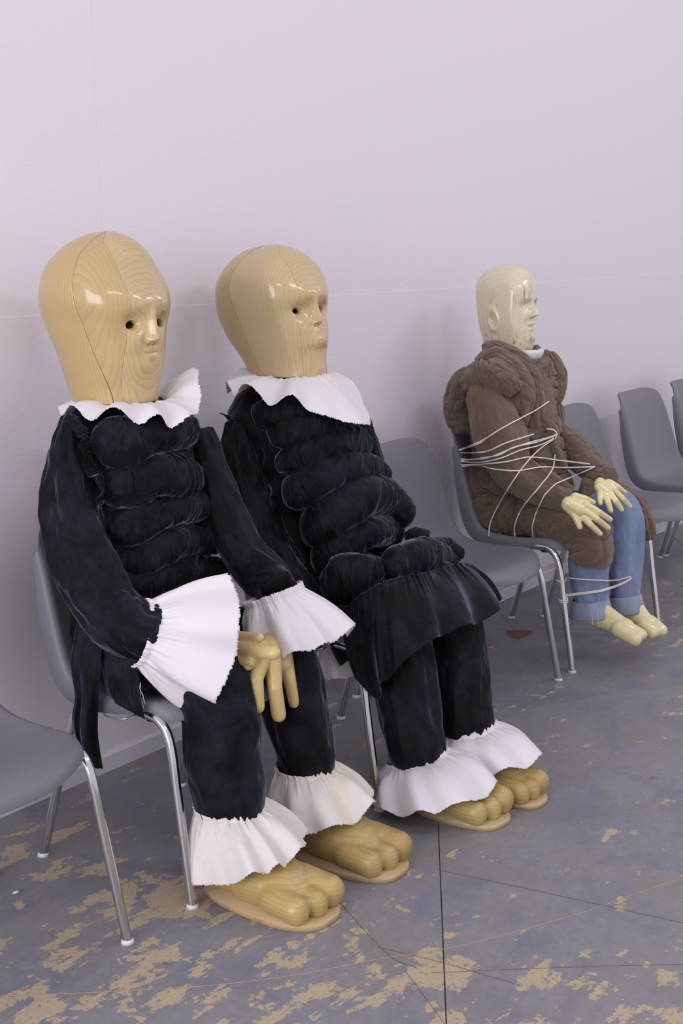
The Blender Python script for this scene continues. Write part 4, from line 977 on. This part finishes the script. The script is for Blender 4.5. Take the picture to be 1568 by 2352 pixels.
fl('robe_skirt', [(1110, 1190, 34, X(4.06)), (1160, 1188, 42, X(4.05)), (1225, 1180, 48, X(4.05)), (1290, 1195, 54, X(4.06)), (1345, 1222, 56, X(4.07)), (1362, 1250, 50, X(4.075))], 91, wr=.011, n=170, m=140)
fl('robe_hem', [(1330, 1225, 38, X(4.05)), (1352, 1252, 50, X(4.06)), (1360, 1280, 48, X(4.065)), (1360, 1296, 40, X(4.065))], 92, wr=.009, kind='cross', n=90, m=140)
fl('robe_skirt', [(1330, 1130, 34, X(4.25)), (1390, 1140, 38, X(4.30)), (1440, 1160, 34, X(4.33)), (1470, 1190, 28, X(4.35)), (1482, 1222, 20, X(4.36)), (1484, 1242, 13, X(4.36))], 93, wr=.011, n=130)
fl('sleeve', [(1268, 985, 24, X(4.34)), (1300, 1020, 37, X(4.34)), (1335, 1052, 36, X(4.33)), (1368, 1080, 30, X(4.31)), (1392, 1095, 27, X(4.29)), (1402, 1100, 24, X(4.28))], 94, wr=.009, kind='ruche')
fl('belt_knot', [(1238, 985, 9, X(4.15)), (1262, 978, 12, X(4.15)), (1272, 996, 11, X(4.15)), (1252, 1006, 12, X(4.15)), (1238, 992, 9, X(4.15))], 95, kind='soft', wr=.003, n=60, m=50)
fl('belt_tail', [(1262, 1004, 9, X(4.16)), (1275, 1030, 10, X(4.17)), (1290, 1060, 9, X(4.18)), (1300, 1080, 7, X(4.18))], 96, kind='soft', wr=.003, n=60, m=50)
# hands with five fingers
wx_ = lambda x, y, d, r: (*at(x, y, y=d), r)
hand('hand', [[wx_(1306, 1156, -.705, .024), wx_(1330, 1170, -.735, .024)], [wx_(1302, 1160, -.70, .020), wx_(1322, 1182, -.725, .017)], [wx_(1318, 1146, -.71, .018), wx_(1348, 1164, -.75, .0165)], [wx_(1330, 1168, -.735, .020), wx_(1343, 1180, -.75, .015)],
              [wx_(1320, 1140, -.715, .0135), wx_(1342, 1145, -.74, .0115), wx_(1362, 1154, -.755, .0092)],
              [wx_(1346, 1160, -.755, .0125), wx_(1374, 1176, -.79, .0112), wx_(1401, 1193, -.805, .0090)],
              [wx_(1344, 1173, -.755, .0125), wx_(1370, 1192, -.79, .0112), wx_(1397, 1213, -.805, .0090)],
              [wx_(1334, 1182, -.74, .0125), wx_(1355, 1204, -.775, .0112), wx_(1378, 1226, -.795, .0090)],
              [wx_(1316, 1178, -.72, .0130), wx_(1325, 1195, -.735, .0115), wx_(1331, 1210, -.745, .0100)]],
     M['pale_paint'], f3, R3, .0021, 3, 'pale cream carved hand with spread fingers resting on the thigh')
hand('hand', [[wx_(1378, 1110, -.735, .020), wx_(1398, 1126, -.765, .021)], [wx_(1376, 1118, -.735, .018), wx_(1388, 1134, -.75, .016)], [wx_(1396, 1110, -.755, .015), wx_(1408, 1126, -.775, .015)],
              [wx_(1400, 1108, -.76, .0115), wx_(1418, 1118, -.78, .0098), wx_(1434, 1131, -.79, .0082)],
              [wx_(1408, 1124, -.775, .0120), wx_(1428, 1144, -.80, .0108), wx_(1446, 1163, -.81, .0088)],
              [wx_(1398, 1131, -.77, .0120), wx_(1413, 1150, -.795, .0108), wx_(1427, 1170, -.805, .0090)],
              [wx_(1388, 1135, -.76, .0120), wx_(1396, 1154, -.78, .0108), wx_(1402, 1173, -.79, .0090)],
              [wx_(1378, 1130, -.745, .0110), wx_(1377, 1145, -.755, .0100), wx_(1378, 1156, -.76, .0090)]],
     M['pale_paint'], f3, R3, .0021, 3, 'pale cream carved hand resting on the far denim knee')
# jeans
def jean(hip, knee, ankle, r1, r2, r3, seed):
    hip, knee, ankle = map(np.array, (hip, knee, ankle))
    pts = [(hip, r1), ((hip+knee)/2, r1), (knee+np.array([0, .03, .012]), r1), (knee+np.array([0, -.012, -.05]), r1*.98), (knee*.5+ankle*.5, (r2)), (ankle+np.array([0, .005, .04]), r3), (ankle, r3*.9)]
    o = cloth_tube(f3, R3, 'jeans_leg', pts, M['denim'], seed, wr=.005, low=.05, k=5, n=130, m=110, ref=(1, .05, .1), kind='long')
    return o
def pj(x, y, r, X_): p = at(x, y, x=X_); return p, r*mpp(p)
na = at(1358, 1385, x=4.09); nk = at(1352, 1240, x=4.085)
j1 = jean((4.09, -.42, .50), (4.09, nk[1]+.01, .500), tuple(na), .074, .072, .064, 61)
fa = at(1438, 1375, x=4.27); fk = at(1425, 1200, x=4.27)
j2 = jean((4.28, -.42, .50), (4.275, fk[1]-.01, .525), tuple(fa), .066, .064, .052, 62)
def turnup(c, axis, r0_, r1_, h_, jn, seed):
    c = np.asarray(c); a = np.asarray(axis, float); a /= np.linalg.norm(a)
    m = 96; th = np.arange(m)*2*math.pi/m; s = np.array([1, 0, 0.])-a*a[0]; s /= np.linalg.norm(s); b = np.cross(a, s)
    prof_ = [(r0_-.004, 0), (r0_+.001, -.002), (r0_+.003, .004), (r0_*.6+r1_*.4+.003, h_*.4), (r1_+.003, h_*.94), (r1_+.001, h_), (r1_-.005, h_-.001), (r1_-.007, h_*.6), (r0_-.006, h_*.2)]
    P = []
    for r, t in prof_:
        rr = r+.0028*vnoise(np.cos(th)*2+seed, np.sin(th)*2, t*20)+.002*np.sin(3*th+seed)
        P.append(c[None]+a[None]*t+(np.cos(th)*rr)[:, None]*s+(np.sin(th)*rr*.94)[:, None]*b)
    o = grid_obj('turn_up', np.array(P), M['denim_in'], jn, R3, closed=True, label='wide pale turned-up hem')
    return o
tu1 = turnup(na+np.array([0, .004, .012]), (0, -.10, -1), .066, .078, .060, j1, 1)
tu2 = turnup(fa+np.array([0, .004, .012]), (0, -.16, -1), .056, .066, .062, j2, 2)
# side seams with double stitching on the near leg
sdir = np.array([-.80, -.60, 0])
for dx in (-.010, .010):
    a = na+np.array([0, .004, 0]); pts = []
    for k in range(5):
        cpt = a+np.array([0, -.004*k/4, .006-.062*k/4]); rr = .0705+.012*k/4
        d_ = sdir*rr+np.array([.60, -.80, 0])*dx; pts.append(cpt+d_)
    simple_tube('hem_stitching', pts, .0010, M['thread'], tu1, R3, n=20, m=6)
# bare wooden feet hanging clear of the floor
def barefoot(heel, ball, toe, w, h, label, toes=4):
    v, f = [], []
    heel, ball, toe = map(lambda q: np.array(q, float), (heel, ball, toe)); d = toe-heel; d /= np.linalg.norm(d); s = np.cross(d, [0, 0, 1]); s /= np.linalg.norm(s); n_ = np.cross(s, d)
    caps(v, f, heel+n_*.008, ball+n_*.004, h*.92, h*.78)
    caps(v, f, heel+n_*.035, heel+n_*.075-d*.0, h*.9, h*.9)
    caps(v, f, heel+n_*.045+d*.01, ball+n_*.012-d*.02, h*.85, h*.60)
    ell(v, f, ball-d*.01, (s*w, d*.060, n_*h*.70))
    offs = np.linspace(-1, 1, 5)*w*.74; rr = np.array([.0185, .0190, .0195, .0205, .0235]) if label.startswith('near') else np.array([.0235, .0205, .0195, .0190, .0185])
    for o_, r_ in zip(offs, rr):
        back = abs(r_-.0235)*2.2
        caps(v, f, ball+s*o_*.85-d*.01, toe+s*o_-d*(r_+back), r_*1.2, r_)
    return blob('foot', v, f, .0032, 9, M['pale_paint'], f3, R3, 'bare cream carved foot with toes pointing down, hanging above the floor')
barefoot(at(1345, 1408, x=4.09)+[0, .01, 0], at(1435, 1444, x=4.085), at(1482, 1470, x=4.08), .042, .043, 'near')
barefoot(at(1425, 1395, x=4.27), at(1488, 1436, x=4.265), at(1521, 1461, x=4.26), .042, .042, 'far')

# ------------------------------------------------------------------ cords wound round the robe and the chair
bpy.context.view_layer.update()
def bvh_of(objs):
    V_, F_ = [], []
    for o in objs:
        mw = o.matrix_world; b = len(V_); V_ += [mw @ q.co for q in o.data.vertices]; F_ += [[b+i for i in p_.vertices] for p_ in o.data.polygons]
    return BVHTree.FromPolygons(V_, F_)
def tree_meshes(o):
    r = [o] if o.type == 'MESH' else []
    for c_ in o.children: r += tree_meshes(c_)
    return r
BV = bvh_of(tree_meshes(f3)+tree_meshes(chairs[4]))
def hit(px, py, off=.004, fb=None):
    r = Vector(ray(px, py)).normalized(); loc, nn, i, dd = BV.ray_cast(Vector(CO), r)
    if loc is None or (fb is not None and abs(dd-fb) > .6): return None, None
    return np.array(loc-r*off), dd
def cord(root, r0, pts, rad=.0024, off=.004, tail=None, n=None):
    P = []; seg = []
    S = spline([(*p, 0) for p in pts], max(14, len(pts)*9))[:, :2]
    for x, y in S:
        p, d_ = hit(x, y, off); seg.append(p)
    good = [i for i, p in enumerate(seg) if p is not None]
    depth = [np.dot(seg[i]-CO, CF) for i in good]
    if not good: return
    dd = np.interp(range(len(seg)), good, depth)
    lo = dd.copy()                                   # taut string: bridge hollows, keep the near envelope
    for k in range(len(dd)):
        a, b = max(0, k-3), min(len(dd), k+4); lo[k] = min(dd[a:b])
    lo = smooth1(lo, 2, 1)
    P = [CO+ray(*S[k])*lo[k] for k in range(len(S))]
    if tail is not None: P = [np.array(q) for q in tail]+P
    simple_tube('strand', P, rad, M['cord'], root, r0, n=n or len(P)*3, m=8)
rr0 = (4.0, -.40, .45)
rope = empty('cord', rr0, 'white cord wound round the brown robe and the back of its chair', 'rope')
for pts in ([(1054, 1033), (1075, 1026), (1110, 1010), (1150, 985), (1200, 958), (1230, 942), (1260, 922)],
            [(1054, 1035), (1100, 1018), (1122, 1003)],
            [(1056, 1040), (1085, 1040), (1120, 1036), (1160, 1018), (1225, 997)],
            [(1057, 1054), (1090, 1056), (1125, 1050), (1175, 1030), (1220, 1015), (1262, 1004), (1276, 998)],
            [(1058, 1060), (1100, 1062), (1150, 1052), (1195, 1034), (1240, 1022), (1272, 1006)],
            [(1057, 1058), (1100, 1053), (1145, 1045), (1180, 1027), (1230, 1016), (1274, 1001)],
            [(1058, 1068), (1110, 1066), (1165, 1060), (1215, 1050), (1290, 1058), (1355, 1066)],
            [(1060, 1072), (1095, 1069), (1140, 1078), (1190, 1081), (1240, 1073), (1300, 1074), (1366, 1072)],
            [(1366, 1072), (1330, 1088), (1276, 1111)], [(1276, 1111), (1252, 1135), (1238, 1162), (1229, 1182)],
            [(1272, 1008), (1235, 1035), (1195, 1080), (1150, 1150), (1126, 1200), (1122, 1232)],
            [(1274, 1044), (1268, 1078), (1240, 1116), (1200, 1165), (1182, 1205), (1182, 1232)],
            [(1255, 985), (1270, 987), (1278, 996), (1275, 1008)],
            [(1229, 1182), (1222, 1210), (1224, 1234)]):
    cord(rope, rr0, pts)
r20 = (4.05, -.6, .2)
rope2 = empty('cord', r20, 'white cord looped round the rolled jeans and the near front leg of the chair', 'rope')
cleg = np.array(chairs[4].matrix_world @ Vector((-.249, .018, .0)))
def legpt(z, a, r=.0145):
    q = chairs[4].matrix_world @ Vector((-.254+.007*z/.13, .001+.022*z/.13, z)); return np.array([q[0]+math.cos(a)*r, q[1]+math.sin(a)*r, z])
for z0, yy, ex in ((.318, 1322, [(1300, 1327), (1340, 1331), (1380, 1333), (1410, 1333), (1430, 1329), (1448, 1324)]),
                   (.268, 1364, [(1300, 1365), (1340, 1361), (1380, 1355), (1410, 1346), (1432, 1337), (1449, 1327)]),
                   (.262, 1368, [(1300, 1368), (1340, 1364), (1380, 1358), (1410, 1349), (1432, 1340), (1449, 1329)])):
    p0 = at(1290, yy, y=-.60); z_ = p0[2]
    cord(rope2, r20, ex, tail=[legpt(z_, a) for a in (1.2, 2.2, 3.1, 4.0, 4.8)], off=.003)
